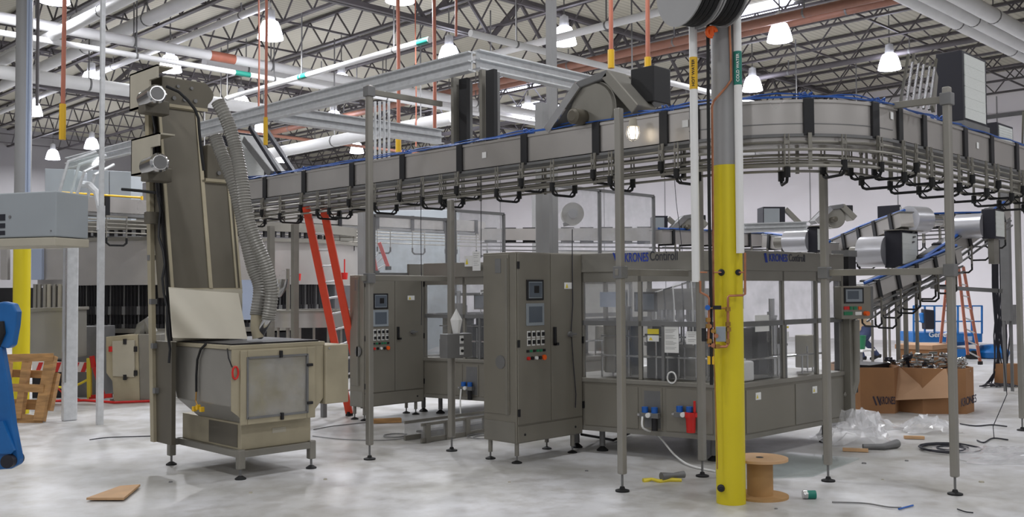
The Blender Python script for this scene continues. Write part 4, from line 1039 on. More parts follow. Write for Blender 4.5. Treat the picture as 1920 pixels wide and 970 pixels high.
for k,(a_,b_,y_,mm) in enumerate(((1582,1592,578,'bright_red'),(1593,1598,578,'green'),(1600,1606,578,'green'),(1609,1615,578,'hookorange'),(1582,1598,588,'green'),(1603,1615,588,'paper'))): pr_(a_,b_,y_-3,y_+3,0,.008,'button',mm)
a_ = FP.hit(1622,588); MB().cyl(FP(a_[0],0,a_[1]), FP(a_[0],.05,a_[1]), .025, n=12).build('stop_button', M['hookorange'], op, smooth=True)
g = at(1591, 700, PD); MB().box(g.x-.05,g.x+.05,g.y-.05,g.y+.05,.26,zb_+.05).build('arm_post', M['mattsteel'], op, bev=.006)
tp = [at(1604,600,PD), at(1605,660,PD), at(1604,715,PD), at(1598,735,PD), at(1588,742,PD), at(1580,738,PD)]
MB().tube(tp, .042, n=12).build('curved_pipe', M['mattsteel'], op, smooth=True)
g = at(1583, 480, PD+.3); MB().box(g.x-.09,g.x+.09,g.y-.09,g.y+.09,.5,2.0).build('rear_case', M['darkvoid'], op); MB().box(g.x-.1,g.x+.1,g.y-.1,g.y+.1,2.0,2.07).build('case_cap', M['dull'], op)
# twin machine behind
lab2, FL2, FR2, LL2, LR2 = labeller('labelling_machine', 'farther glass guarded machine behind the two button post, joined to the farther cabinet', (.87,3.55), detail=False)
r3 = regulator(FL2, 880, 727, label='blue air regulator on the farther machine base beside the two button box post')
tag(MB().tube([r3, r3+Vector((-.06,-.05,-.12)), r3+Vector((-.08,-.08,-.3)), Vector((r3.x-.05,r3.y-.1,.02)), Vector((r3.x+.3,r3.y-.6,.012))], .01, soft=True).build('white_hose', M['white'], smooth=True), 'white hose hanging from the regulator of the farther machine', 'hose')
paper(FL2, 890, 905, 472, 508, .05, 'white sheet hanging above the farther machine left of the big cabinet', lines=8)
sticker(FL2, 881, 490, .12, .14, lab2, .03)
# tall glass screens around the farther line
def screen(x0, x1, y, z0, z1, label, n=2):
    t = thing('guard_screen', label, 'guard screen', ((x0+x1)/2, y, z0))
    for z in (z0, z1): MB().box(x0,x1,y-.02,y+.02,z-.02,z+.02).build('screen_rail', M['dull'], t)
    for k in range(n+1): x = x0+(x1-x0)*k/n; MB().box(x-.02,x+.02,y-.02,y+.02,z0,z1).build('screen_post', M['dull'], t)
    for k in range(n): a = x0+(x1-x0)*k/n+.02; MB().box(a,a+(x1-x0)/n-.04,y-.004,y+.004,z0+.02,z1-.02).build('screen_pane', M['hazy'], t)
ya = 8.9
a = gy(1008,345,ya); b = gy(1225,370,ya)
screen(a.x, b.x, ya, 2.0, zat(a.x,ya,345), 'tall framed clear guard screen standing behind the big cabinet top', 2)
yb = 10.45
a = gy(700,405,yb); b = gy(838,405,yb)
screen(a.x, b.x, yb, 1.88, zat(a.x,yb,404), 'framed clear guard screen above the farther cabinet behind the clamp post', 1)
a = gy(852,398,yb-.2); b = gy(944,395,yb-.2)
screen(a.x, b.x, yb-.2, 1.6, zat(a.x,yb-.2,395), 'framed clear guard screen between the two button post and the big cabinet', 1)
# two button box with paper cone
bx = thing('button_box', 'small steel box with two white buttons mounted on the dark post', 'control box', PO['b'][1])
g = PO['b'][1]; Dg = (g-EYEP).dot(Fw)-.1
FBx = frame((g.x-.3,g.y-.14), (g.x+.6,g.y-.14), (g.x, g.y-3))
a0 = FBx.hit(838,640)[0]; a1 = FBx.hit(885,640)[0]; z1_ = FBx.hit(862,626)[1]; z0_ = FBx.hit(862,671)[1]
MB().fb(FBx, a0, a1, -.11, 0, z0_, z1_).build('box_case', M['dull'], bx, bev=.005)
for z in (z0_+(z1_-z0_)*.28, z0_+(z1_-z0_)*.75):
    k = MB().fb(FBx, (a0+a1)/2+.0, (a0+a1)/2+.05, 0, .006, z-.04, z+.04).build('button_plate', M['white'], bx)
    MB().cyl(FBx((a0+a1)/2+.025,.006,z), FBx((a0+a1)/2+.025,.02,z), .015, n=10).build('button', M['black'], k, smooth=True)
q = FBx((a0+a1)/2+.0, -.05, z1_); h_ = FBx.hit(862,579)[1]-z1_
tag(MB().lathe([(0,0),(.035,0),(.062,h_*.55),(.0,h_)], q, 10).build('paper_cone', M['paper']), 'white pointed paper cone standing on the two button box', 'cone')
# conveyor section lying on the floor
a = gz(790,832); b = gz(918,812)
d_ = (b-a).normalized(); 
fc = thing('floor_conveyor', 'short clear sided conveyor section lying on the floor left of the big cabinet', 'conveyor', a)
sd = Vector((-d_.y, d_.x, 0))
for s_ in (0, .28):
    MB().bar(a+sd*s_+Vector((0,0,.03)), b+d_*.4+sd*s_+Vector((0,0,.03)), .03, .05).build('side_beam', M['mattsteel'], fc)
    MB().bar(a+sd*s_+Vector((0,0,.20)), b+d_*.4+sd*s_+Vector((0,0,.20)), .02, .03).build('side_rail', M['mattsteel'], fc)
    MB().bar(a+sd*s_+Vector((0,0,.115)), b+d_*.4+sd*s_+Vector((0,0,.115)), .006, .15).build('side_pane', M['hazy'], fc)
MB().bar(a+d_*.1+sd*.14+Vector((0,0,.1)), b+d_*.3+sd*.14+Vector((0,0,.1)), .12, .02).build('belt', M['dull'], fc)
for k in range(5): q = a+d_*(.08+.3*k); MB().box(q.x-.03,q.x+.03,q.y-.03,q.y+.03,.0,.2).build('bracket', M['mattsteel'], fc)
# ================================================================ yellow and grey column with its pipes
g = gz(1371, 949); dcam = Vector((g.x, g.y, 0)).normalized(); RC = .112
C0 = Vector((g.x, g.y, 0)) + dcam*RC
zy = zat(g.x, g.y, 308)
col = thing('building_column', 'round building column painted yellow below and grey above, in front of the labelling machine', 'column', (C0.x, C0.y, 0)); col['kind'] = 'thing'
MB().cyl((C0.x,C0.y,0),(C0.x,C0.y,zy),RC,n=40).build('yellow_section', M['yellow'], col, smooth=True)
MB().cyl((C0.x,C0.y,zy),(C0.x,C0.y,8),RC*.985,n=40).build('grey_section', M['greypaint'], col, smooth=True)
def colpt(px, py, off=.0):
    """point on the front of the column, off metres in front of it"""
    Dc = C0.dot(Fh_); return at(px, py, (C0-dcam*(RC+off)-EYEP).dot(Fw) + (py-949)*0)
Fh_ = _Fh
Dcol = (C0-dcam*RC)
def cp(px, py, off=.0):
    P = Dcol - dcam*off; Q = P + Rc; return gv(px, py, (P.x,P.y), (Q.x,Q.y))
for px, py, r in ((1353,511,.028),(1383,511,.028),(1352,917,.03)):
    q = cp(px, py, -.004 if px != 1352 else -.01)
    m = MB().lathe([(0,.012),(r*.5,.012),(r,.0),(0,0)], (0,0,0), 12, 'x')
    o = MB().cyl(q+dcam*.02, q-dcam*.012, r, r*.6, n=12).cyl(q-dcam*.012, q-dcam*.03, r*.35, n=8).build('burnt_bolt', M['ink'], col, smooth=True)
# rust streak down the left of the column, shaped as a thin brass tube
MB().tube([cp(1336,640,.01), cp(1340,700,.0), cp(1343,800,.0), cp(1345,880,.0)], .006, n=6).build('rust_streak', M['brass'], col, smooth=True)
# white insulated drops
def drop(px, py0, py1, off, r, label, band, bm, txt, copper_to, nm='insulated_pipe'):
    a = cp(px, py1, off); z1 = zat(a.x, a.y, py0) if py0 is not None else 7.9
    t = thing(nm, label, 'pipe', (a.x, a.y, a.z))
    MB().cyl(a, (a.x,a.y,z1), r, n=18).build('insulation', M['white'], t, smooth=True)
    zb0, zb1 = zat(a.x,a.y,band[1]), zat(a.x,a.y,band[0])
    MB().cyl((a.x,a.y,zb0),(a.x,a.y,zb1),r*1.03,n=18).build('label_band', M[bm], t, smooth=True)
    P = Vector((a.x,a.y,(zb0+zb1)/2)) - dcam*(r*1.05)
    text(txt, r*1.0, M['paper'] if bm == 'labelgreen' else M['ink'], 'lettering', t, P, Vector((0,0,1)), -Rc if False else Vector((-Rc.x,-Rc.y,0)), stretch=(zb1-zb0)*.8/(r*.62*len(txt)))
    return a, t
aL_, tL_ = drop(1305, 48, 529, .02, .031, 'white insulated pipe with yellow lettered band left of the column', (108,168), 'labelyellow', 'HOT WATER', 0)
aR_, tR_ = drop(1388, None, 475, .02, .031, 'white insulated pipe with green lettered band right of the column', (97,160), 'labelgreen', 'COLD WATER', 0)
# top part of the left pipe: coming from the hose reel
# copper manifold
mf = thing('copper_manifold', 'copper pipe manifold with valves strapped to the yellow column', 'pipework', cp(1345, 600, .06))
def ct(pts, r=.009, nm='copper_pipe', m='copper'): MB().tube(pts, r, n=8).build(nm, M[m], mf, smooth=True)
def C_(px, py, o=.05): return cp(px, py, o)
ct([C_(1313,527), C_(1313,548), C_(1326,555), C_(1330,560), C_(1330,576)])
ct([C_(1397,474), C_(1397,552), C_(1393,554), C_(1367,555), C_(1365,558), C_(1365,576)])
ct([C_(1365,576), C_(1365,645)], .011); ct([C_(1330,576), C_(1328,645)], .011)
ct([C_(1328,648), C_(1345,651), C_(1362,650), C_(1365,645)], .011)
ct([C_(1337,440,.02), C_(1338,560,.02), C_(1340,650,.02)], .008)
for px, py in ((1365,580),(1365,608),(1366,618),(1328,600),(1328,612),(1364,640),(1330,640),(1345,650)):
    q = C_(px, py, .055); MB().cyl(q-Vector((0,0,.016)), q+Vector((0,0,.016)), .020, n=8).build('brass_fitting', M['brass'], mf, smooth=True)
q = C_(1340,578,.06); q2 = C_(1364,578,.06)
MB().cyl(C_(1331,578,.055), C_(1364,578,.055), .009, n=8).build('cross_pipe', M['brass'], mf)
MB().bar(C_(1337,577,.08), C_(1352,577,.08), .016, .03).build('valve_handle', M['black'], mf)
q = C_(1327,577,.07); MB().cyl(q-dcam*.03, q+dcam*.01, .02, n=12).build('blue_knob', M['regblue'], mf, smooth=True)
a = C_(1344,615,.05); b = C_(1359,640,.05)
MB().add([], []).bar((a+b)/2+Vector((0,0,.06)), (a+b)/2-Vector((0,0,.055)), .075, .03, dcam).build('mixing_valve', M['screenpale'], mf, bev=.004)
for k in range(5): q = C_(1331+6*(k%3), 612+9*k, .05); MB().cyl(q-dcam*.02, q+dcam*.02, .017, n=8).build('valve_body', M['brass' if k % 2 else 'copper'], mf, smooth=True)
q = C_(1333,676,.04); MB().bar(q+Vector((0,0,.03)), q-Vector((0,0,.03)), .05, .04, dcam).build('yellow_tag_holder', M['labelyellow'], mf)
q = C_(1320,628,.05); MB().cyl(q-Vector((0,0,.05)), q+Vector((0,0,.05)), .018, n=10).build('dark_actuator', M['black'], mf, smooth=True)
# straps to the pipes
for px0, px1, py in ((1305,1326,511),(1353,1338,511),(1383,1397,511)): ct([C_(px0,py,.02), C_(px1,py,.03)], .006, 'pipe_strap')
# copper line on grey section
tag(MB().tube([cp(1368,30,.02), cp(1368,60,.02), cp(1370,100,.02), cp(1371,150,.02), cp(1362,163,.02), cp(1338,190,.03), cp(1335,200,.03), cp(1336,300,.03), cp(1337,440,.03)], .009).build('copper_line', M['copper'], smooth=True), 'copper line running down the grey part of the column with a diagonal jog', 'pipe')
tag(MB().tube([cp(1327,40,.06), cp(1328,200,.05), cp(1330,400,.05), cp(1333,560,.05), cp(1334,700,.05), cp(1334,722,.05)], .013).build('black_hose', M['rubber'], smooth=True), 'black hose running down the left side of the column', 'hose')
# hose reels
for k, (px, label, rr) in enumerate(((1290,'large black and steel hose reel at the top edge left of the column',.36),(1348,'smaller hose reel at the top edge in front of the grey column',.30))):
    if k == 0: q = cp(1296, -36, .16)
    else: q = cp(1345, -24, .12)
    t = thing('hose_reel', label, 'hose reel', q)
    ax = (Rc*.88 + dcam*.42).normalized(); 
    for s_ in (-.09, .09): MB().cyl(q+ax*s_-ax*.006, q+ax*s_+ax*.006, rr*.98, n=40).build('reel_flange', M['greypaint'], t, smooth=True)
    pr2 = [Vector((0,0,0))]
    side = ax.cross(Vector((0,0,1))).normalized(); upv = side.cross(ax)
    for j in range(4):
        rj = rr*(.88-.0*j); o_ = -.06+.04*j
        MB().tube([q+ax*o_+(side*math.cos(i*2*PI/28)+upv*math.sin(i*2*PI/28))*rj for i in range(28)], .022, n=8, closed=True).build('wound_hose', M['rubber'], t, smooth=True)
    MB().cyl(q-ax*.14, q+ax*.14, .05, n=14).build('hub', M['dull'], t, smooth=True)
    MB().bar(q+ax*.13, C0+Vector((0,0,q.z)), .05, .08).build('mount_arm', M['dull'], t)
q = cp(1334, 60, .12)
tag(MB().tube([q+Rc*(.035*math.cos(k*.45))+Vector((0,0,.035*math.sin(k*.45))) for k in range(12)], .016, n=8).cyl(q-Vector((0,0,.03))+Rc*.0, q+Vector((0,0,.04)), .02, n=8).build('hose_stop', M['hookorange'], smooth=True), 'bright orange hose stop ball hanging under the hose reel', 'hose stop')
# caged work light on the conveyor
q = gx(1187, 250, 6.62)
t = thing('caged_light', 'small lit caged lamp hanging in front of the overhead conveyor panel', 'lamp', q)
MB().lathe([(0,-.05),(.035,-.045),(.05,0),(.04,.05),(.03,.06),(0,.06)], q, 16).build('bulb_glass', M['smalllamp'], t, smooth=True)
MB().lathe([(.0,.13),(.03,.13),(.04,.06),(.055,.055),(0,.055)], q, 16).build('lamp_cap', M['cream'], t, smooth=True)
for k in range(6): MB().tube([q+Vector((.058*math.cos(k*PI/3)*s_, .058*math.sin(k*PI/3)*s_, z)) for s_, z in ((.9,.055),(1.05,0),(.8,-.05),(.1,-.07))], .003, n=5).build('cage_wire', M['shiny'], t)
arealight(q-Vector((.1,.0,.0)), 2, .05, (1,.93,.82)).rotation_euler = (0, PI/2, 0)
# ================================================================ left side and background
D2 = 13.4
def vcol(px0, px1, D, z0, z1, n=24):
    a = at((px0+px1)/2, 520, D); r = (px1-px0)/2/F*D; return a, r
a, r = vcol(26, 56, D2, 0, 0)
c2 = thing('building_column', 'round building column at far left, yellow below and grey above, behind the pale enamel box', 'column', (a.x,a.y,0)); c2['kind'] = 'thing'
MB().cyl((a.x,a.y,0),(a.x,a.y,2.6),r,n=28).build('yellow_section', M['yellow'], c2, smooth=True)
MB().cyl((a.x,a.y,2.6),(a.x,a.y,8),r*.98,n=28).build('grey_section', M['greypaint'], c2, smooth=True)
b = at(52, 200, D2-.15); 
t = thing('conduit_run', 'pale conduits fixed along the right side of the far left column', 'conduit', (b.x,b.y,2.6))
for k in range(2): bb = at(51+5*k, 200, D2-.18); MB().cyl((bb.x,bb.y,2.6),(bb.x,bb.y,8),.018,n=8).build('conduit', M['bluewhite'], t, smooth=True)
b = at(70, 150, 13.2); tag(MB().cyl((b.x,b.y,4.2),(b.x,b.y,8),.022,n=8).build('thin_black_rod', M['joist']), 'thin black rod hanging right of the far left column', 'rod')
# thin tall post of the frame at x 187
g = at(188, 640, 12.2)
tp = thing('frame_post', 'thin tall grey post rising out of the photo left of the elevator machine', 'post', (g.x,g.y,0))
MB().box(g.x-.035,g.x+.035,g.y-.035,g.y+.035,0,2.75).build('lower_tube', M['galv'], tp); MB().box(g.x-.025,g.x+.025,g.y-.025,g.y+.025,2.7,7.4).build('upper_tube', M['galv'], tp)
# second hand frame post with a bent arm
g = at(131, 650, 12.6)
tp = thing('duct_stand', 'shiny vertical duct stand under the sloped transparent duct', 'stand', (g.x,g.y,0))
MB().box(g.x-.09,g.x+.09,g.y-.05,g.y+.05,.0,zat(g.x,g.y,392)).build('stand_tube', M['galv'], tp, bev=.02)
MB().cyl((g.x-.08,g.y-.03,.5),(g.x-.08,g.y-.03,zat(g.x,g.y,460)),.03,n=12).build('edge_tube', M['shiny'], tp, smooth=True)
z_ = zat(g.x,g.y,345)
# sloped clear duct
Dd = 12.4
sd_ = thing('sloped_clear_duct', 'sloped clear sided duct bending down at far left above the duct stand', 'duct', at(130,380,Dd))
k1 = [at(105,385,Dd), at(128,303,Dd), at(180,285,Dd+.3)]; k2 = [at(137,388,Dd), at(158,322,Dd), at(195,303,Dd+.3)]
bk = Vector((.22,.22,0))
for A_l, nm in ((k1,'outer_rail'),(k2,'inner_rail')):
    MB().tube(A_l, .02, n=8).build(nm, M['galv'], sd_, smooth=True); MB().tube([q_+bk for q_ in A_l], .02, n=8).build(nm, M['galv'], sd_, smooth=True)
for i in range(2):
    P = [k1[i], k1[i+1], k2[i+1], k2[i]]
    n_ = Vector((.004,.004,0)); MB().add([*P, *[v_+n_ for v_ in P]], [(0,1,2,3),(7,6,5,4),(0,4,5,1),(1,5,6,2),(2,6,7,3),(3,7,4,0)]).build('side_pane', M['sheet'], sd_)
a_ = at(150,350,12.3)
tag(MB().tube([at(150,345,12.5), at(168,347,12.5), at(182,362,12.5), at(189,395,12.3), at(188,432,12.25)], .045, n=8).build('bent_pipe', M['galv'], smooth=True), 'bent galvanised pipe turning down beside the thin tall post', 'pipe')
# pale enamel box at upper left
Db = 7.4
P = at(-60, 400, Db+.25); Q = at(105, 400, Db)
FBX = frame((P.x,P.y),(Q.x,Q.y),(0,0))
s1 = (Q-P).to_2d().length if False else (Vector((Q.x-P.x,Q.y-P.y,0))).length
zt_ = FBX.hit(105, 358)[1]; zb_ = FBX.hit(105, 461)[1]; zs = FBX.hit(105,445)[1]
eb = thing('enamel_box', 'large pale blue grey enamel box high at the left edge of the photo', 'control box', Q)
MB().fb(FBX, 0, s1, -.35, 0, zs+.005, zt_).build('case', M['boxgrey'], eb, bev=.01)
MB().fb(FBX, 0, s1, -.36, .01, zb_, zs).build('bottom_tray', M['cream'], eb, bev=.006)
for py0, py1 in ((402,414),(419,428),(433,441)):
    za, zb2 = FBX.hit(5, py0)[1], FBX.hit(5, py1)[1]; MB().fb(FBX, FBX.hit(-40,400)[0], FBX.hit(10,400)[0], 0, .004, zb2, za).build('vent_slot', M['ink'], eb)
MB().cyl(FBX(s1-.045,0,zs+.05), FBX(s1-.045,.006,zs+.05), .006, n=8).build('screw', M['dull'], eb)
MB().cyl(FBX(FBX.hit(19,407)[0],0,FBX.hit(19,407)[1]), FBX(FBX.hit(19,407)[0],.006,FBX.hit(19,407)[1]), .012, n=10).build('knock_out', M['dull'], eb)
a_ = FBX(.03,-.2,zb_); MB().box(a_.x-.02,a_.x+.02,a_.y-.02,a_.y+.02,zt_,8).build('box_stand', M['dull'], eb)
# blue arm of a lift at the left edge
bl = thing('blue_lift_arm', 'blue painted steel lift arm entering at the lower left edge', 'machine arm', at(10, 875, 6.5))
Da = 6.6
def slab(pts, D0, D1, mm, nm, par, bev=0):
    A1 = [at(x,y,D0) for x,y in pts]; B1 = [p_+(Fw.xy.to_3d())*(D1-D0) for p_ in A1]; n_ = len(pts)
    m = MB().add([*A1,*B1], [tuple(range(n_)), tuple(range(2*n_-1,n_-1,-1))]+[(i,n_+i,n_+(i+1)%n_,(i+1)%n_) for i in range(n_)])
    return m.build(nm, M[mm], par, bev=bev)
slab([(-40,640),(2,650),(14,720),(24,800),(36,862),(34,872),(20,880),(-40,884)], Da, Da+.07, 'blue', 'arm_plate', bl, .01)
slab([(-40,575),(6,566),(24,570),(31,585),(29,610),(22,648),(14,654),(-40,640)], Da, Da+.08, 'blue', 'head_plate', bl, .01)
slab([(-40,800),(5,790),(26,845),(20,852),(-40,850)], Da-.03, Da, 'blue', 'web_plate', bl)
q = at(20, 864, Da); MB().cyl(q-Vector(_Fh)*.05, q+Vector(_Fh)*.1, .045, n=16).build('pivot_pin', M['darknavy'], bl, smooth=True)
q = at(3, 604, Da); MB().tube([q, at(5,625,Da-.02), at(-5,650,Da)], .02).build('black_hose', M['rubber'], bl, smooth=True)
# pallet leaning, stripes barrier
Dp = gz(75, 793); 
pa = thing('wooden_pallet', 'wooden pallet leaning upright at left beside the striped barrier', 'pallet', Dp)
def pb(p0, p1, w_=.09, h_=.02, mm='wood'): MB().bar(p0, p1, w_, h_, _Fh).build('pallet_board', M[mm], pa)
DP = (Dp-EYEP).dot(Fw)
def pp(px, py, o=0): return at(px, py, DP+(793-py)/128*.25+o)
pb(pp(74,790), pp(97,668), .12, .10); pb(pp(36,786), pp(52,670), .085, .10); pb(pp(12,740), pp(17,670), .06, .10)
pb(pp(12,672,-.06), pp(100,670,-.06), .10, .02); pb(pp(14,727,-.06), pp(82,729,-.06), .10, .02); pb(pp(22,783,-.02), pp(80,790,-.02), .12, .02)
pb(pp(14,700,.1), pp(98,703,.1), .1, .02); pb(pp(20,758,.1), pp(98,760,.1), .13, .02); pb(pp(90,770,.08), pp(104,700,.1), .10, .1)
ba = thing('striped_barrier', 'red and white striped barrier board on a yellow stand behind the pallet', 'barrier', gz(165,750))
Dz = (gz(165,750)-EYEP).dot(Fw)
def bp_(px,py,o=0): return at(px,py,Dz+o)
MB().bar(bp_(60,685), bp_(180,689), .2, .02, Vector((0,0,1))).build('board', M['barwhite'], ba) if False else slab([(60,678),(165,680),(165,698),(60,698)], Dz, Dz+.03, 'barwhite', 'barrier_board', ba)
for k in range(6):
    x = 66+17*k; slab([(x,698),(x+8,698),(x+15,680),(x+7,680)], Dz-.006, Dz, 'bright_red', 'red_stripe', ba)
for (x0,y0,x1,y1,mm) in ((168,748,167,672,'warnyellow'),(176,690,172,668,'bright_red'),(195,748,178,690,'bright_red'),(168,745,210,742,'bright_red')):
    MB().bar(bp_(x0,y0), bp_(x1,y1), .06, .05, _Fh).build('stand_leg', M[mm], ba)
MB().tube([bp_(105,726), bp_(130,728), bp_(150,720), bp_(165,712)], .02, n=6).build('caution_tape', M['warnyellow'], ba)
tag(MB().tube([gz(100,752,.02), gz(160,751,.02), gz(215,755,.02), gz(290,752,.02)], .02, n=6).build('red_hose', M['bright_red'], smooth=True), 'red hose lying on the floor by the striped barrier', 'hose')
tag(MB().tube([bp_(100,720,-.1), bp_(120,740,-.1), bp_(150,750,-.1)], .012, n=6).build('red_rope', M['bright_red'], smooth=True), 'thin red cord drooping by the yellow barrier stand', 'cord', kind='thing')
# second hopper machine
g = gz(305,765); g2 = gz(210,768)
h2 = thing('beige_hopper_machine', 'smaller beige hopper machine in the distance left of the elevator', 'machine', ((g.x+g2.x)/2,(g.y+g2.y)/2,0))
Y2 = g.y+.02; x0, x1 = gy(208,700,Y2).x, gy(262,700,Y2).x
zt2 = zat(x0,Y2,627); zb2 = zat(x0,Y2,755)
x0b = gx(200,690,x1-.9)
D3 = 14.6
slab([(198,632),(258,627),(262,755),(213,752),(210,715),(199,700)], D3, D3+.9, 'tansteel', 'front_case', h2, .01)
slab([(259,627),(300,627),(300,752),(262,755)], D3+.02, D3+.9, 'mattsteel', 'side_case', h2, .01)
slab([(210,640),(252,638),(252,708),(211,706)], D3-.03, D3, 'cream', 'access_door', h2, .006)
for x_, y_ in ((234,641),(254,655),(254,700),(234,708),(207,655)): q = at(x_,y_,D3-.03); MB().box(q.x-.02,q.x+.02,q.y-.02,q.y+.02,q.z-.04,q.z+.04).build('latch', M['black' if x_ != 207 else 'bright_red'], h2)
for x_ in (211,258,300): q = at(x_,760,D3+.1); MB().box(q.x-.03,q.x+.03,q.y-.03,q.y+.03,0,zat(q.x,q.y,748)).build('leg', M['mattsteel'], h2)
tag(MB().tube([at(285,625,D3+.2), at(275,600,D3+.2), at(268,612,D3+.2), at(262,628,D3+.2)], .0, n=8, rad=[.09]*4).build('curved_hose', M['hose'], smooth=True), 'thick curved hose on top of the beige hopper machine', 'hose')
# round filler carousel
Cf = at(392, 540, 19.2); cx_, cy_ = Cf.x, Cf.y; RR = 3.05
fi = thing('filler_carousel', 'huge round bottle filling carousel in the dark background behind the elevator', 'machine', (cx_,cy_,0))
MB().annulus((cx_,cy_), RR-.35, RR, 1.78, 2.52, 72).build('cover_ring', M['panel'], fi, smooth=True)
MB().annulus((cx_,cy_), RR-.25, RR+.06, 2.52, 2.58, 72).build('top_ring', M['mattsteel'], fi, smooth=True)
MB().annulus((cx_,cy_), RR-.1, RR+.03, 2.70, 2.86, 72).build('upper_ring', M['mattsteel'], fi, smooth=True)
MB().cyl((cx_,cy_,.2),(cx_,cy_,2.6),2.45,n=48).build('core_drum', M['darkvoid'], fi, smooth=True)
MB().annulus((cx_,cy_), RR-.6, RR+.05, .98, 1.05, 72).build('bottle_table', M['mattsteel'], fi, smooth=True)
MB().annulus((cx_,cy_), RR-.4, RR-.02, .10, .95, 72).build('lower_skirt', M['darkvoid'], fi, smooth=True)
for k in range(90):
    a_ = PI*.92 + (PI*.66)*k/89; x, y = cx_+(RR-.2)*math.cos(a_), cy_+(RR-.2)*math.sin(a_)
    MB().cyl((x,y,1.35),(x,y,1.8),.012,n=6).cyl((x,y,1.28),(x,y,1.42),.045,n=6).cyl((x,y,1.05),(x,y,1.12),.05,n=6).cyl((x,y,1.08),(x,y,1.34),.012,n=5).build('filling_valve', M['darkvoid' if k % 4 else 'dull'], fi)
for k in range(40):
    a_ = PI*.92 + (PI*.66)*k/39; x, y = cx_+(RR-.02)*math.cos(a_), cy_+(RR-.02)*math.sin(a_)
    MB().box(x-.03,x+.03,y-.03,y+.03,2.6,2.70).build('ring_spacer', M['darkvoid'], fi)
for px, py in ((158,519),(170,519),(283,519),(558,520),(646,518)):
    q = at(px,py,19.2-math.sqrt(3.05**2-((px-392)*16.5/1820)**2)-.06); tag(MB().cyl(q-Vector((0,0,.06)), q+Vector((0,0,.06)), .05, .06, n=12).cyl(q+Vector((0,0,.06)), q+Vector((0,0,.3)), .012, n=6).build('red_pull_grip', M['bright_red'], smooth=True), {158:'left of the paired red handles on the filler carousel',170:'right of the paired red handles on the filler carousel',283:'single red handle just left of the elevator tower',558:'red handle on the filler cover left of the red ladder',646:'red handle on the filler cover right of the red ladder'}[px], 'handle')
# outfeed star wheel ring right of the hoses
q = at(575, 600, 14.6); sw = thing('star_wheel_guard', 'round steel guarded turntable behind the red ladder foot', 'machine', (q.x,q.y,0))
zr0, zr1 = zat(q.x,q.y,615), zat(q.x,q.y,586)
MB().annulus((q.x+.5,q.y+.5), .62, .72, zr0, zr1, 48).build('guard_ring', M['panel'], sw, smooth=True)
MB().annulus((q.x+.5,q.y+.5), .60, .75, zr1, zr1+.03, 48).build('ring_rim', M['mattsteel'], sw, smooth=True)
MB().cyl((q.x+.5,q.y+.5,.0),(q.x+.5,q.y+.5,zr0),.35,n=24).build('pedestal', M['darkvoid'], sw, smooth=True)
for k in range(6): a_ = PI+.26*k*1.2; MB().cyl((q.x+.5+.68*math.cos(a_),q.y+.5+.68*math.sin(a_),0),(q.x+.5+.68*math.cos(a_),q.y+.5+.68*math.sin(a_),zr0),.02,n=8).build('leg', M['steel'], sw)
q = at(540,560,14.8); tag(MB().cyl((q.x,q.y,0),(q.x,q.y,2.0),.03,n=8).build('thin_post', M['mattsteel']), 'thin steel post standing behind the red ladder by the turntable', 'post')
for (px,a0,a1,D,lb) in ((553,290,600,13.6,'thin grey standing post left of the red ladder under the conveyor'),(508,420,560,14,'pale post right behind the ribbed hoses')):
    q = at(px,500,D); tag(MB().box(q.x-.04,q.x+.04,q.y-.04,q.y+.04,0,2.6).build('thin_post', M['mattsteel']), lb, 'post')
q = at(458,560,17); tag(slab([(440,525),(474,525),(474,600),(440,600)], 15.4, 15.5, 'bluewhite', 'pale_sheet_door', None), 'pale blue panel seen between elevator tower and hoses', 'panel')
q = at(683,500,14.5); tag(MB().box(q.x-.07,q.x+.07,q.y-.07,q.y+.07,0,2.85).build('grey_column', M['greypaint']), 'grey building column behind the clamp post and red ladder', 'column', kind='thing')
q = at(1018,440,19.0); tag(MB().box(q.x-.15,q.x+.15,q.y-.15,q.y+.15,0,3.5).build('grey_column', M['greypaint']), 'grey building column behind the framed guard screen', 'column', kind='thing')
q = at(1886,480,15.5); zq = zat(q.x,q.y,602); tag(MB().box(q.x-.065,q.x+.065,q.y-.065,q.y+.065,zq,3.2).box(q.x-.06,q.x-.02,q.y+.02,q.y+.06,0,zq).box(q.x+.02,q.x+.06,q.y-.06,q.y-.02,0,zq).build('dark_upright', M['dull']), 'dark thick upright near the right edge behind the filter unit', 'post')
# steel tank panels lower left
def lowbox(pts, D, dp, mm, nm, label, cat='machine panel'):
    o = slab(pts, D, D+dp, mm, nm, None, .01); tag(o, label, cat); WL[o.name] = o.location.copy(); return o
lowbox([(55,578),(135,576),(135,672),(55,676)], 14.2, .5, 'steel', 'steel_guard_panel', 'low steel guard box behind the pallet right of the yellow column')
lowbox([(55,578),(137,576),(137,582),(55,586)], 14.15, .55, 'mattsteel', 'guard_box_top', 'bright top edge of the low steel guard box', 'rail')
lowbox([(137,613),(192,612),(192,745),(137,745)], 15.4, .5, 'dull', 'steel_guard_panel', 'lower dark steel guard box behind the thin tall post')
lowbox([(60,676),(135,674),(135,748),(60,750)], 15.3, .4, 'darkvoid', 'dark_plinth', 'dark machine base behind the striped barrier')
lowbox([(58,466),(78,466),(78,525),(58,525)], 16.5, .1, 'bluewhite', 'pale_panel', 'narrow pale blue panel right of the far yellow column')
lowbox([(84,466),(140,466),(140,525),(84,525)], 16.6, .1, 'panel', 'pale_panel', 'grey panel hanging between the yellow column and duct stand')
lowbox([(0,466),(14,466),(14,525),(0,525)], 16.6, .1, 'panel', 'pale_panel', 'grey panel at the left edge beneath the enamel box')
lowbox([(-10,540),(120,540),(120,580),(-10,580)], 17.2, .2, 'darkvoid', 'dark_plinth', 'dark machinery band behind the far yellow column')
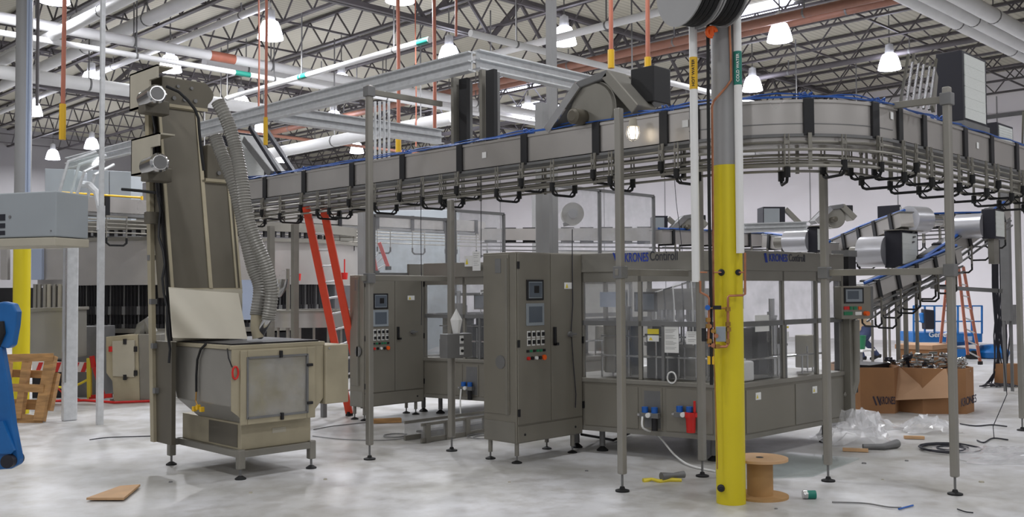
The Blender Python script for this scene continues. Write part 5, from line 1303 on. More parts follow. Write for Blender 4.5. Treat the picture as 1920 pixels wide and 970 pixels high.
for k, px in enumerate((66,74,84,92,102,112)):
    q = at(px,560,16); tag(MB().cyl((q.x,q.y,.9),(q.x,q.y,1.8),.035,n=8).build('vertical_rod', M['cream' if k in (3,5) else 'steel'], smooth=True), 'vertical rod of the machine behind the low steel guard box', 'rod', 'rods behind the low guard box')
# raised cabinets and platform
pf = thing('raised_platform', 'raised platform deck carrying grey cabinets behind the duct at left', 'platform', at(200,440,19))
slab([(100,424),(262,428),(262,446),(100,440)], 18.6, 20.5, 'dull', 'deck_edge', pf)
for px in (110,255): q = at(px,440,18.7); MB().box(q.x-.06,q.x+.06,q.y-.06,q.y+.06,0,2.7).build('platform_post', M['dull'], pf)
for (a0,a1,py0,py1,lb) in ((163,204,318,424,'left grey cabinet on the raised platform'),(205,246,320,427,'right grey cabinet on the raised platform'),(84,140,316,420,'grey cabinet half hidden by the sloped clear duct')):
    o = lowbox([(a0,py0),(a1,py0+2),(a1,py1),(a0,py1)], 19.3, .6, 'boxgrey', 'grey_cabinet', lb, 'cabinet')
for (y0,y1,lb) in ((361,371,'upper'),(391,398,'lower')):
    tag(MB().cyl(at(116,y0,18.4), at(266,y1,18.4), .02, n=8).build('yellow_handrail', M['labelyellow'], smooth=True), '%s yellow handrail of the raised platform' % lb, 'handrail')
tag(MB().cyl(at(266,368,18.4), at(266,425,18.4), .025, n=8).build('handrail_post', M['labelyellow'], smooth=True), 'yellow end post of the platform handrail', 'handrail')
lowbox([(255,400),(300,395),(300,440),(255,442)], 17.5, .5, 'mattsteel', 'ladder_duct', 'small steel casing beside the elevator side rail', 'duct')
# far machines under conveyor: blocks at centre background
lowbox([(700,395),(860,393),(860,680),(700,680)], 22, .5, 'boxgrey', 'far_machine', 'pale far machine seen through the guard screens', 'machine')
lowbox([(1000,470),(1220,470),(1220,668),(1000,668)], 24, .8, 'steel', 'far_machine', 'far steel machine line seen behind the framed guard screen', 'machine')
q = at(1073,402,16.5); fd = thing('far_fan_drum', 'round grey fan drum seen behind the tall framed guard screen', 'blower', q)
MB().cyl(q-Vector((.1,.1,0)), q+Vector((.12,.12,0)), .19, n=28).build('drum', M['mattsteel'], fd, smooth=True); MB().cyl(q-Vector((.14,.14,0)), q-Vector((.1,.1,0)), .08, n=16).build('hub', M['dull'], fd, smooth=True)
MB().bar(q-Vector((0,0,.15)), q-Vector((-.3,.3,.45))*-1*Vector((1,1,-1)).length*0+q*0+at(1058,424,16.5)*1 if False else at(1056,422,16.5), .1, .06).build('outlet', M['dull'], fd)
# conveyor line at mid height right of centre (level, far)
fcv = thing('far_air_conveyor', 'far air conveyor running behind the labelling machine at fascia height', 'conveyor', at(1400,440,17))
A1 = at(1000,478,19); 
MB().bar(at(905,440,17.5), at(1230,440,15), .2, .2).build('duct', M['panel'], fcv)
for k in range(3): MB().bar(at(905,455+7*k,17.5), at(1230,456+8*k,15), .02, .02).build('guide_rail', M['dull'], fcv)
for k in range(9): q = at(920+36*k,441,17.4-.28*k); MB().bar(q-Vector((0,0,.14)), q+Vector((0,0,.13)), .22, .05, _Fh).build('strap', M['black'], fcv)
# ================================================================ conveyors, fans and people in the right background
def aircv(label, a, b, nst=8, hx=True, name='far_air_conveyor', drop=.45):
    a, b = Vector(a), Vector(b); d = (b-a).normalized(); t = thing(name, label, 'conveyor', (a+b)/2)
    MB().bar(a, b, .22, .2).build('duct', M['panel'], t); MB().bar(a+Vector((0,0,.105)), b+Vector((0,0,.105)), .25, .015).build('flange', M['dull'], t)
    for k, (o_, z) in enumerate(((-.12,-.16),(.12,-.16),(-.14,-.23),(.14,-.23),(-.12,-.3))):
        sd = d.cross(Vector((0,0,1))).normalized()*o_; MB().bar(a+sd+Vector((0,0,z)), b+sd+Vector((0,0,z)), .022, .022).build('guide_rail', M['dull'], t)
    sdn = d.cross(Vector((0,0,1))).normalized()
    for k in range(nst):
        q = a+(b-a)*((k+.5)/nst); MB().bar(q-d*.03, q+d*.03, .27, .25).build('strap', M['black'], t)
        z = Vector((0,0,1))
        g = MB().bar(q+sdn*.15-z*.4, q+sdn*.15-z*.1, .025, .012, d).bar(q-sdn*.15-z*.4, q-sdn*.15-z*.1, .025, .012, d).bar(q+sdn*.16-z*.12, q-sdn*.16-z*.12, .02, .015).build('hanger', M['mattsteel'], t)
        MB().tube([q+sdn*.15-z*.36, q+sdn*.15-z*.44, q+sdn*.1-z*.48, q-sdn*.1-z*.48, q-sdn*.15-z*.44, q-sdn*.15-z*.36], .014, n=6).build('hanger_elbow', M['rubber'], g, smooth=True)
    MB().tube([a+sdn*.05+Vector((0,0,.13)), (a+b)/2+sdn*.08+Vector((0,0,.14)), b+sdn*.03+Vector((0,0,.13))], .02, n=6).build('air_line', M['hoseblue'], t, smooth=True)
    return t
aircv('level air conveyor behind the machine top at right, running to the wall fans', at(1555,470,14.8), at(1700,412,13.2), 5)
aircv('sloping air conveyor climbing right toward the filter unit beside the front post', at(1640,560,12.6), at(1880,395,14.6), 7)
aircv('upper rear air conveyor between silver drum fans and the front post', at(1700,418,16.5), at(1850,412,17.5), 5)
aircv('lower air conveyor climbing from the operator panel to the right', at(1615,550,12.4), at(1790,478,13.4), 5)
aircv('air conveyor far left of the silver fan above the machine fascia', at(1230,445,14.8), at(1440,452,17.5), 6)
aircv('air conveyor behind the black and white fan unit above the fascia', at(1440,452,15.6), at(1560,470,14.0), 4)
def fan(label, px0, px1, pxm, py0, py1, D, side='L', plate=True, drum=None, depth=.5):
    """filter unit: black side px0..pxm, white pleats pxm..px1"""
    c = at(pxm, py1, D); z1 = zat(c.x, c.y, py0); sx = gy(px1, (py0+py1)/2, c.y).x-c.x; sy = gx(px0, (py0+py1)/2, c.x).y-c.y
    t = filterbox(label, (c.x, c.y, c.z), sx, sy, z1-c.z, plate=plate)
    h = z1-c.z; q = Vector((c.x+.05, c.y+sy, c.z+h*.45))
    if drum == 'L':
        MB().cyl(q+Vector((0,-.02,0)), q+Vector((0,.34,0)), h*.42, n=28).build('fan_drum', M['alu'], t, smooth=True)
        MB().cyl(q+Vector((0,.34,0)), q+Vector((0,.5,0)), .08, n=14).build('motor', M['mattsteel'], t, smooth=True)
    if drum == 'R':
        q = Vector((c.x+sx, c.y+.05, c.z+h*.5))
        MB().cyl(q+Vector((-.02,0,0)), q+Vector((.34,0,0)), h*.36, n=28).build('fan_drum', M['alu'], t, smooth=True)
        MB().cyl(q+Vector((.34,0,0)), q+Vector((.6,0,0)), .09, n=14).build('motor', M['shiny'], t, smooth=True)
    s_ = MB().box(c.x+.1,c.x+sx-.1,c.y+.05,c.y+sy-.05,c.z-.35,c.z); s_.build('outlet_duct', M['mattsteel'], t)
    return t
fan('large silver drum fan with black box and white cloth, left of the front right post', 1658, 1722, 1690, 432, 502, 13.0, drum='L')
fan('silver drum fan with black box, the upper one, tilted behind the white clothed fan', 1645, 1690, 1688, 384, 438, 14.2, plate=False, drum=None)
q = at(1704, 412, 14.3)
sf = thing('silver_fan_drum', 'silver fan drum with motor joined right of the tilted black box', 'blower', q)
MB().cyl(q-Vector((.02,.0,0)), q+Vector((.30,-.1,0)), .2, n=28).build('drum', M['alu'], sf, smooth=True); MB().cyl(q+Vector((.30,-.1,0)), q+Vector((.62,-.2,0)), .08, n=14).build('motor', M['shiny'], sf, smooth=True)
fan('drum fan with black box and white cloth at the right edge behind the wires', 1840, 1884, 1866, 391, 447, 13.4, plate=False, drum='L')
fan('fan unit with black box half hidden by the post beside the machine fascia', 1513, 1547, 1532, 425, 473, 13.2, drum='L')
def farbox(label, px0, px1, py0, py1, D):
    t = thing('filter_unit', label, 'filter unit', at(px0,py1,D)); 
    slab([(px0,py0),(px1,py0),(px1,py1),(px0,py1)], D, D+.4, 'darknavy', 'housing', t); w_ = px1-px0
    slab([(px0+2,py0+3),(px1-w_*.25,py0+3),(px1-w_*.25,py1),(px0+2,py1)], D-.02, D, 'boxgrey', 'filter', t)
    MB().bar(at(px1,py0+4,D+.2), at(px1+28,py1+2,D+.2), .1, .07).build('duct_arm', M['mattsteel'], t)
    return t
farbox('far dark framed filter box standing above the machine fascia right of the column', 1431, 1472, 388, 418, 16.5)
farbox('far filter box with sloped arm left of the hanging cable and white pipe', 1226, 1252, 405, 432, 15.5)
t = blower('drum_blower', 'far arched drum blower behind the post above the machine fascia', at(1562,418,15.5), (.75,-.66,0), sc_=.52, motor_out=1)
t = blower('drum_blower', 'far arched drum blower just left of the yellow column above the fascia', at(1290,432,15.5), (.75,-.66,0), sc_=.45, motor_out=1)
cbeam('galvanised_beam', 'short pale galvanised beam end right of the yellow column above the fascia', at(1395,428,11.8), at(1512,424,12.2), .1, .08)
# post legs in right background
for k, (px, y0, y1, D, w_) in enumerate(((1606,560,690,14.5,.03),(1636,600,690,15,.03),(1659,570,690,13.8,.045),(1684,555,690,13.6,.045),(1699,540,700,13.4,.05),(1720,500,650,14,.04),(1668,480,690,16,.03))):
    q = at(px,640,D); w_ *= .48; tag(MB().box(q.x-w_,q.x+w_,q.y-w_,q.y+w_,0,zat(q.x,q.y,y0)).build('conveyor_leg', M['mattsteel']), 'thin conveyor leg standing behind the cardboard boxes', 'post', 'conveyor legs behind the cardboard boxes')
# gaylord cardboard boxes
def gaylord(label, px0, px1, pym, pyT, pyB, txt, tpx, flap=False, D=None):
    g0 = gz(px0, pyB); g1 = gz(px1, pyB)
    zt_ = zat((g0.x+g1.x)/2,(g0.y+g1.y)/2,pyT)
    a = Vector((g0.x,g0.y,0)); b = Vector((g1.x,g1.y,0)); d = (b-a).normalized(); n = Vector((-d.y,d.x,0)); 
    if n.dot(_Fh) < 0: n = -n
    W = (b-a).length; c = .28
    poly = [a+n*c, a+d*W*.22+n*.02, b-d*W*.22, b+n*c, b+n*(c+.6), b-d*W*.22+n*(c*2+.6), a+d*W*.22+n*(c*2+.6), a+n*(c+.6)]
    t = thing('cardboard_box', label, 'box', (poly[0]+poly[3])/2)
    cen_ = sum(poly, Vector())/8
    def inn(k): return [p_+(cen_-p_).normalized()*k for p_ in poly]
    m = MB(); P = poly; Q = inn(.02); nn = 8
    vs = [(p_.x,p_.y,0) for p_ in P]+[(p_.x,p_.y,zt_) for p_ in P]+[(p_.x,p_.y,zt_) for p_ in Q]+[(p_.x,p_.y,.02) for p_ in Q]
    fs = [tuple(range(7,-1,-1)), tuple(range(24,32))]
    for lv in range(3):
        for i in range(8): fs.append((lv*8+i, lv*8+(i+1)%8, (lv+1)*8+(i+1)%8, (lv+1)*8+i))
    m.add(vs, fs); m.build('box_wall', M['card'], t)
    if flap:
        p0 = poly[0]+Vector((0,0,zt_)); p1 = poly[1]+(poly[2]-poly[1])*.55+Vector((0,0,zt_)); dn = -n*.16
        fl = [p0, p1, p1+dn+Vector((.02,0,-.36)), p0+dn*1.1-d*.12+Vector((0,0,-.42))]
        k_ = Vector((-n.x,-n.y,0))*.012
        MB().add([*fl,*[v_+k_ for v_ in fl]], [(0,1,2,3),(7,6,5,4),(0,4,5,1),(1,5,6,2),(2,6,7,3),(3,7,4,0)]).build('box_flap', M['cardlight'], t)
    return t, poly, zt_, d, n
t1, p1_, zb1, d1, n1 = gaylord('left cardboard bulk box, closed and empty looking, behind the operator panel', 1590, 1703, 0, 690, 776, 'KRONES', 1680)
t2, p2_, zb2, d2, n2 = gaylord('right cardboard bulk box with open flap, heaped with chrome machine parts', 1700, 1844, 0, 692, 777, 'KRONES', 1820, True)
def boxtext(t, p, q, px, py, size, pxw):
    Fm = frame((p.x,p.y),(q.x,q.y),(0,0)); s_, z = Fm.hit(px, py); s2_, _ = Fm.hit(px+pxw, py)
    r = Fm.a if (Fm.a.dot(Rc) > 0) else -Fm.a
    text('KRONES', size, M['inkbox'], 'lettering', t, Fm(s_, .004, z), r, (0,0,1), width=abs(s2_-s_)*.8, extrude=.001)
    e = MB(); 
    w_ = abs(s2_-s_)
    for k in (0,1):
        c_ = Fm(s_, .003, z)-r*(w_*.62-.05*k); e.bar(c_+Vector((0,0,size*.42))-r*.03, c_-Vector((0,0,size*.42))+r*.01, .003, .02)
    e.build('emblem', M['inkbox'], t)
boxtext(t1, p1_[1], p1_[2], 1664, 752, .14, 36)
boxtext(t2, p2_[2], p2_[3], 1816, 752, .15, 34)
# folded dark sheet in the left box
c_ = sum(p1_, Vector())/8; tag(MB().box(c_.x-.35,c_.x+.3,c_.y-.25,c_.y+.25,zb1-.1,zb1+.02).build('dark_sheet', M['darkvoid']), 'dark folded sheet lying in the left cardboard box', 'sheet')
# chrome parts heap
c_ = sum(p2_, Vector())/8
random.seed(11)
tag(MB().cyl((c_.x,c_.y,.05),(c_.x,c_.y,zb2-.12),.52,n=16).build('packing_liner', M['cardlight']), 'cardboard packing under the chrome parts in the right box', 'packing')
for k in range(26):
    a_ = random.random()*2*PI; r_ = .5*math.sqrt(random.random()); x, y = c_.x+r_*math.cos(a_), c_.y+r_*math.sin(a_); z = zb2-.05+random.random()*.22*(1-r_)
    v_ = Vector((random.uniform(-1,1),random.uniform(-1,1),random.uniform(-.3,.8))).normalized()*random.uniform(.07,.17)
    p_ = Vector((x,y,z)); sd_v = v_.cross(Vector((0,0,1))).normalized()*.05
    m = MB().cyl(p_-v_, p_+v_, .017, n=8).cyl(p_+v_*.6-sd_v, p_+v_*.6+sd_v, .03, n=10).bar(p_-v_*.5-sd_v*1.5, p_-v_*.5+sd_v*1.5, .025, .015)
    if k % 4 == 0: m.tube([p_+Vector((.09*math.cos(j*.7), .05*math.sin(j*.7), .03*j/3)) for j in range(9)], .012, n=6)
    tag(m.build('chrome_part', M['shiny' if k % 5 else 'darknavy'], smooth=True), 'chrome machine part in the heap filling the right cardboard box', 'machine part', 'chrome parts heaped in the right box')
# brown carton and stuff behind box
g = at(1727, 640, 16.5); bb = thing('brown_carton', 'small brown carton behind the left end of the heaped box', 'box', (g.x,g.y,0))
MB().box(g.x-.3,g.x+.35,g.y-.3,g.y+.3,0,.62).build('carton_body', M['card'], bb, bev=.01); MB().box(g.x-.32,g.x+.37,g.y-.32,g.y+.32,.62,.70).build('carton_lid', M['cardlight'], bb, bev=.01)
# blue scissor lift
g0 = gz(1712, 674); Dl = (gz(1780,674)-EYEP).dot(Fw)
sl_ = thing('scissor_lift', 'blue scissor lift parked near the white wall behind the boxes', 'lift', (gz(1780,674)))
def lf(px,py,o=0): return at(px,py,Dl+o)
slab([(1712,624),(1842,626),(1842,642),(1712,642)], Dl, Dl+1.0, 'blue', 'platform_side', sl_, .01)
slab([(1725,655),(1832,655),(1832,670),(1725,670)], Dl, Dl+1.0, 'blue', 'chassis', sl_, .01)
for px in (1732,1824):
    for o_ in (.02,.85): q = lf(px,668,o_); MB().cyl(q-Vector(_Fh)*.1, q+Vector(_Fh)*.1, .13, n=16).build('wheel', M['rubber'], sl_, smooth=True)
for k in range(3): MB().bar(lf(1728,653-3*k,.2), lf(1828,644+2*k-3*k,.2), .06, .04).build('scissor_arm', M['blue'], sl_)
for y_ in (574,603): MB().bar(lf(1712,y_), lf(1842,y_), .03, .03).build('guard_rail', M['blue'], sl_); MB().bar(lf(1712,y_,.9), lf(1842,y_,.9), .03, .03).build('guard_rail', M['blue'], sl_)
for px in (1713,1734,1752,1796,1822,1841):
    MB().bar(lf(px,574), lf(px,626), .035, .035, _Fh).build('rail_post', M['blue'], sl_)
slab([(1733,580),(1752,582),(1753,618),(1735,618)], Dl-.1, Dl+.1, 'darknavy', 'control_case', sl_, .02)
slab([(1727,588),(1735,586),(1737,606),(1730,606)], Dl-.05, Dl+.1, 'blue', 'control_lever', sl_, .02)
P_ = lf(1758,628,-.02); text('Genie', .17, M['paper'], 'lettering', sl_, P_, Vector((Rc.x,Rc.y,0)), (0,0,1))
slab([(1808,631),(1823,631),(1823,639),(1808,639)], Dl-.012, Dl, 'bluewhite', 'oval_plate', sl_)
# ladders
def ladder(label, tL, bL, tR, bR, n, D0, D1, m='red', rw=.075, leg=None, group=None, off=None):
    """rails given by pixel ends; D0 depth at top, D1 depth at foot"""
    t = thing('ladder', label, 'ladder', at((bL[0]+bR[0])/2, bL[1], D1))
    a0, a1, b0, b1 = at(*tL,D0), at(*bL,D1), at(*tR,D0), at(*bR,D1)
    if a1.z < .02: a1 = a0+(a1-a0)*((a0.z-.03)/(a0.z-a1.z))
    if b1.z < .02: b1 = b0+(b1-b0)*((b0.z-.03)/(b0.z-b1.z))
    MB().bar(a0, a1, rw*.5, rw, b0-a0).build('side_rail', M[m], t, bev=.004); MB().bar(b0, b1, rw*.5, rw, b0-a0).build('side_rail', M[m], t, bev=.004)
    for k in range(n):
        f = (k+.6)/n; MB().cyl(a0+(a1-a0)*f, b0+(b1-b0)*f, .014, n=8).build('rung', M['galv'], t, smooth=True)
    for p_ in (a1, b1): MB().box(p_.x-.04,p_.x+.04,p_.y-.03,p_.y+.03,max(0,p_.z-.04),p_.z+.02).build('ladder_foot', M['rubber'], t)
    return t
gL = gz(657, 783); DL1 = (gL-EYEP).dot(Fw)+.15
Dt = DL1-.75
ladder('tall orange red extension ladder leaning on the conveyor behind the ribbed hoses', (574,388), (655,775), (607,392), (683,760), 13, Dt+.0, DL1, rw=.095)
ladder('small red ladder seen through the guard screen right of the clamp post', (711,455), (728,502), (700,482), (706,510), 3, 16, 16, 'bright_red', .06)
ladder('right red folding ladder standing before the blue lift beside the front post', (1797,500), (1815,668), (1806,500), (1838,680), 8, 17.6, 17.2, 'orange', .05)
ladder('left red folding ladder legs seen between the front post and the brown carton', (1778,500), (1762,660), (1788,500), (1776,655), 7, 17.8, 18.2, 'orange', .05)
# cable bundle at right
cb = thing('cable_bundle', 'thick bundle of dark cables hanging down to the floor at the right edge', 'cables', gz(1880,722))
Dc_ = (gz(1880,722)-EYEP).dot(Fw)
random.seed(5)
for k in range(16):
    x0 = 1860+random.random()*30; x1 = 1862+random.random()*28
    MB().tube([at(x0,450,Dc_), at(x0+3*random.random(),540,Dc_+.05), at((x0+x1)/2+random.uniform(-6,6),630,Dc_), at(x1,700,Dc_), Vector((*gz(x1+random.uniform(-20,20),722).xy,.03)), Vector((*gz(x1+random.uniform(-40,30),728).xy,.03))], .012, n=6).build('cable', M['cable'], cb, smooth=True)
tag(MB().box(*(lambda q: (q.x-.15,q.x+.15,q.y-.15,q.y+.15))(gz(1888,722)), 0, .36).build('brown_carton', M['card']), 'brown carton at the foot of the cable bundle', 'box')
q = at(1898,590,Dc_-.5); tag(MB().box(q.x-.13,q.x+.13,q.y-.08,q.y+.08,q.z-.16,q.z+.16).build('grey_junction_box', M['dull']), 'grey junction box on the dark upright at the right edge', 'box')
q = at(1720,700,13.9)
for (px,y0,y1,D,lb,pth) in ((0,0,0,9.6,'thin wire hanging at the right from conveyor to floor',((1872,540),(1875,600),(1880,660),(1888,740),(1862,800),(1864,822))),
                             (0,0,0,12,'thin dark cord hanging left of the white pipe over the fascia',((1262,300),(1268,380),(1276,440),(1282,500),(1290,540),(1290,556))),
                             (0,0,0,9.3,'long thin wire hanging from the conveyor in front of the rear cabinet',((902,330),(902,420),(902,482),(902,484))),
                             (0,0,0,10.2,'thin dark wire hanging down the farther cabinet front',((790,340),(789,420),(790,500),(791,560),(790,610)))):
    tag(MB().tube([at(x,y,D) for x,y in pth], .004, n=5).build('hanging_wire', M['cable'], smooth=True), lb, 'wire')
# cross rail in right background
tag(MB().bar(at(1745,538,15), at(1880,546,14.4), .04, .06).build('cross_rail', M['dull']), 'dark cross rail between legs in the right background', 'rail')
# far blue bundle on floor
q = gz(1860,672); tag(MB().lathe([(0,0),(.35,.02),(.4,.15),(.25,.3),(0,.33)], q, 12).build('blue_bundle', M['blue'], smooth=True), 'small blue bundle on the floor between lift and cables', 'bundle')
# ---------------------------------------------------------------- person
def skinmesh(name, verts, edges, radii, m, parent, root=0, sub=2):
    off = WL.get(parent.name, Vector()); me = bpy.data.meshes.new(name); me.from_pydata([tuple(Vector(v)-off) for v in verts], edges, []); me.materials.append(m)
    o = bpy.data.objects.new(name, me); COL.objects.link(o); o.parent = parent
    sk = o.modifiers.new('skin', 'SKIN'); sk.use_smooth_shade = True
    lay = me.skin_vertices[0].data if me.skin_vertices else None
    if lay is None:
        import bmesh; bm = bmesh.new(); bm.from_mesh(me); bm.verts.layers.skin.verify(); bm.to_mesh(me); bm.free(); lay = me.skin_vertices[0].data
    for i, r in enumerate(radii): lay[i].radius = (r, r) if not isinstance(r, tuple) else r; lay[i].use_root = (i == root)
    ss = o.modifiers.new('sub', 'SUBSURF'); ss.levels = sub; ss.render_levels = sub
    return o
G = gz(1624, 676); L_ = -Vector((Rc.x,Rc.y,0)).normalized(); B_v = Vector((_Fh.x,_Fh.y,0))
pe = thing('person', 'person in a tan shirt and jeans walking bent forward behind the operator panel', 'person', (G.x,G.y,0))
def W_(f, s, z): return Vector((G.x,G.y,0)) + L_*f + B_v*s + Vector((0,0,z))     # f: towards walking direction
hip = .92
V = dict(pel=W_(0,0,.78), bel=W_(.08,0,.94), ch=W_(.22,0,1.14), nk=W_(.31,0,1.25), hd0=W_(.35,0,1.31), hd1=W_(.40,0,1.38), hd2=W_(.42,0,1.46),
  hl=W_(.03,-.075,.60), kl=W_(.24,-.11,.45), al=W_(.12,-.11,.09), tl=W_(.30,-.11,.04),
  hr=W_(-.01,.075,.60), kr=W_(-.04,.11,.42), ar=W_(-.30,.11,.12), tr=W_(-.18,.11,.03), m0=W_(.03,0,.62),
  sl=W_(.24,-.19,1.21), el=W_(.30,-.23,.94), wl=W_(.44,-.20,.74), pl=W_(.48,-.19,.68),
  sr=W_(.24,.19,1.21), er=W_(.28,.23,.94), wr=W_(.40,.2,.76), pr=W_(.44,.19,.70))
names = [k for k in V if k != 'm0']; ix = {k: i for i, k in enumerate(names)}
E_ = [('pel','bel'),('bel','ch'),('ch','nk'),('nk','hd0'),('hd0','hd1'),('hd1','hd2'),('pel','hl'),('hl','kl'),('kl','al'),('al','tl'),('pel','hr'),('hr','kr'),('kr','ar'),('ar','tr'),('ch','sl'),('sl','el'),('el','wl'),('wl','pl'),('ch','sr'),('sr','er'),('er','wr'),('wr','pr')]
Rr = dict(m0=.14,pel=.12,bel=.12,ch=.14,nk=.06,hd0=.055,hd1=.10,hd2=.115,hl=.09,kl=.06,al=.04,tl=.035,hr=.09,kr=.06,ar=.04,tr=.035,sl=.06,el=.042,wl=.028,pl=.03,sr=.06,er=.042,wr=.028,pr=.03)
skinmesh('body', [V[k] for k in names], [(ix[a_],ix[b_]) for a_,b_ in E_], [Rr[k]*(.6 if k in ('pel','bel','ch','hl','hr','kl','kr','sl','sr') else 1) for k in names], M['skin'], pe)
def cloth(nm, keys, edges, m, grow=1.16, rr=None):
    id_ = {k: i for i, k in enumerate(keys)}; skinmesh(nm, [V[k] for k in keys], [(id_[a_],id_[b_]) for a_,b_ in edges], [Rr[k]*grow+.008 for k in keys], m, pe)
cloth('shirt', ['ch','bel','pel','m0','sl','el','sr','er'], [('ch','bel'),('bel','pel'),('pel','m0'),('ch','sl'),('sl','el'),('ch','sr'),('sr','er')], M['shirt'], 1.24)
jm_ = MB()
for a_, k_, h_ in (('al','kl','hl'),('ar','kr','hr')):
    top = V['pel']*.55+V[h_]*.45; pth = [top+Vector((0,0,.06)), V[h_], V[h_]*.5+V[k_]*.5, V[k_]+L_*.012, V[k_]*.5+V[a_]*.5, V[a_]+Vector((0,0,-.01))]
    jm_.tube(pth, .1, n=14, rad=[.135,.125,.10,.078,.066,.06])
jm_.build('jeans', M['jeans'], pe, smooth=True)
for a_, b_ in (('al','tl'),('ar','tr')): MB().tube([V[a_]+L_*-.08+Vector((0,0,-.03)), V[a_]+Vector((0,0,-.02)), V[b_], V[b_]+L_*.05], .05, n=10, rad=[.045,.055,.045,.025]).build('shoe', M['rubber'], pe, smooth=True)
hc = V['hd2']+Vector((0,0,.03))-L_*.02
MB().lathe([(0,.09),(.05,.082),(.08,.055),(.092,.01),(.086,-.03),(.0,-.03)], hc, 16).build('hair', M['hair'], pe, smooth=True)
for s_ in (-1, 1):
    MB().lathe([(0,-.03),(.012,-.02),(.014,0),(.01,.025),(0,.03)], V['hd1']+B_v*(.088*s_)+Vector((0,0,.03)), 8).build('ear', M['skin'], pe, smooth=True)
    MB().lathe([(0,-.010),(.010,0),(0,.010)], V['hd2']+L_*.082+B_v*(.03*s_)-Vector((0,0,.02)), 8).build('eye', M['ink'], pe, smooth=True)
MB().bar(V['hd1']+L_*.085-B_v*.022, V['hd1']+L_*.085+B_v*.022, .008, .008).build('mouth', M['bright_red'], pe)
hf = V['hd2']+L_*.08
MB().cyl(hf-Vector((0,0,.03)), hf+L_*.025-Vector((0,0,.035)), .014, .008, n=8).build('nose', M['skin'], pe, smooth=True)
for k in range(4):
    for a_, o_ in (('pl',-1),('pr',1)):
        p_ = V[a_]+B_v*(-.03+.02*k); MB().tube([p_, p_+L_*.03-Vector((0,0,.04)), p_+L_*.02-Vector((0,0,.075))], .009, n=6, rad=[.01,.009,.007]).build('finger', M['skin'], pe, smooth=True)
# green pail on a stool by the person
q = at(1612, 640, 20); tag(MB().lathe([(0,0),(.10,0),(.13,.28),(.11,.28),(.09,.02),(0,.02)], (q.x,q.y,.40), 16).build('green_pail', M['green'], smooth=True), 'green pail standing by the walking person', 'pail')
pt = thing('small_table', 'small white topped stand under the green pail', 'table', (q.x,q.y,0)); MB().box(q.x-.3,q.x+.3,q.y-.2,q.y+.2,.36,.40).build('table_top', M['white'], pt)
for sx in (-.25,.25):
    for sy in (-.15,.15): MB().box(q.x+sx-.02,q.x+sx+.02,q.y+sy-.02,q.y+sy+.02,0,.36).build('leg', M['dull'], pt)
# ================================================================ things lying on the floor
random.seed(3)
g = gz(1436, 936)
sp = thing('cable_spool', 'wooden cable spool standing on the floor right behind the yellow column', 'spool', (0,0,0))
Ds = (gz(1425,940)-EYEP).dot(Fw)+.16
c = at(1425, 905, Ds); c = Vector((c.x,c.y,0)); r1_ = 52/F*Ds; r2_ = 24/F*Ds
zt_ = zat(c.x,c.y,858)
sp.location = c; WL[sp.name] = c.copy()
MB().cyl(c, c+Vector((0,0,.018)), r1_, n=40).build('bottom_disc', M['spoolwood'], sp, smooth=True)
MB().cyl(c+Vector((0,0,zt_-.02)), c+Vector((0,0,zt_)), r1_*1.0, n=40).build('top_disc', M['ply'], sp, smooth=True)
MB().cyl(c+Vector((0,0,.018)), c+Vector((0,0,zt_-.02)), r2_, n=32).build('core', M['spoolwood'], sp, smooth=True)
MB().cyl(c+Vector((0,0,zt_)), c+Vector((0,0,zt_+.002)), .03, n=16).build('axle_hole', M['ink'], sp)
# can
q = gz(1516,936); a_ = Vector((Rc.x,Rc.y,0)).normalized()
cn_ = thing('drink_can', 'small teal and silver drink can lying on the floor at lower right', 'can', q)
MB().cyl(q+a_*-.045+Vector((0,0,.033)), q+a_*.02+Vector((0,0,.033)), .033, n=18).build('can_shell', M['shiny'], cn_, smooth=True)
MB().cyl(q+a_*-.01+Vector((0,0,.033)), q+a_*.055+Vector((0,0,.033)), .0335, n=18).build('can_print', M['labelgreen'], cn_, smooth=True)
# yellow strap and dark torch
q = gz(1245,903)
tag(MB().tube([gz(1206,902,.012), gz(1222,899,.02), gz(1238,903,.012), gz(1255,900,.016), gz(1278,901,.012)], .02, n=6, rad=[.022,.014,.018,.02,.016]).build('yellow_strap', M['warnyellow'], smooth=True), 'crumpled yellow strap on the floor left of the rear front post', 'strap')
tag(MB().tube([gz(1240,894,.05), gz(1250,893,.05), gz(1262,892,.045), gz(1282,890,.045)], .03, n=12, rad=[.036,.03,.022,.032]).build('grey_tube_piece', M['dull'], smooth=True), 'short dark grey tube lying on the yellow strap', 'tube')
# plywood scrap
P = [gz(162,941), gz(232,941), gz(263,915), gz(225,918)]
tag(MB().add([(p_.x,p_.y,.012) for p_ in P]+[(p_.x,p_.y,.03) for p_ in P], [(0,1,2,3),(7,6,5,4),(0,4,5,1),(1,5,6,2),(2,6,7,3),(3,7,4,0)]).build('plywood_scrap', M['ply']), 'flat plywood scrap on the floor at lower left', 'board')
# acrylic sheet on the floor
P = [gz(1400,900), gz(1525,895), gz(1612,862), gz(1480,850), gz(1400,872)]
tag(MB().add([(p_.x,p_.y,.004) for p_ in P]+[(p_.x,p_.y,.014) for p_ in P], [(0,1,2,3,4),(9,8,7,6,5)]+[(i,5+i,5+(i+1)%5,(i+1)%5) for i in range(5)]).build('acrylic_sheet', M['sheet']), 'large clear sheet lying on the floor behind the cable spool', 'sheet')
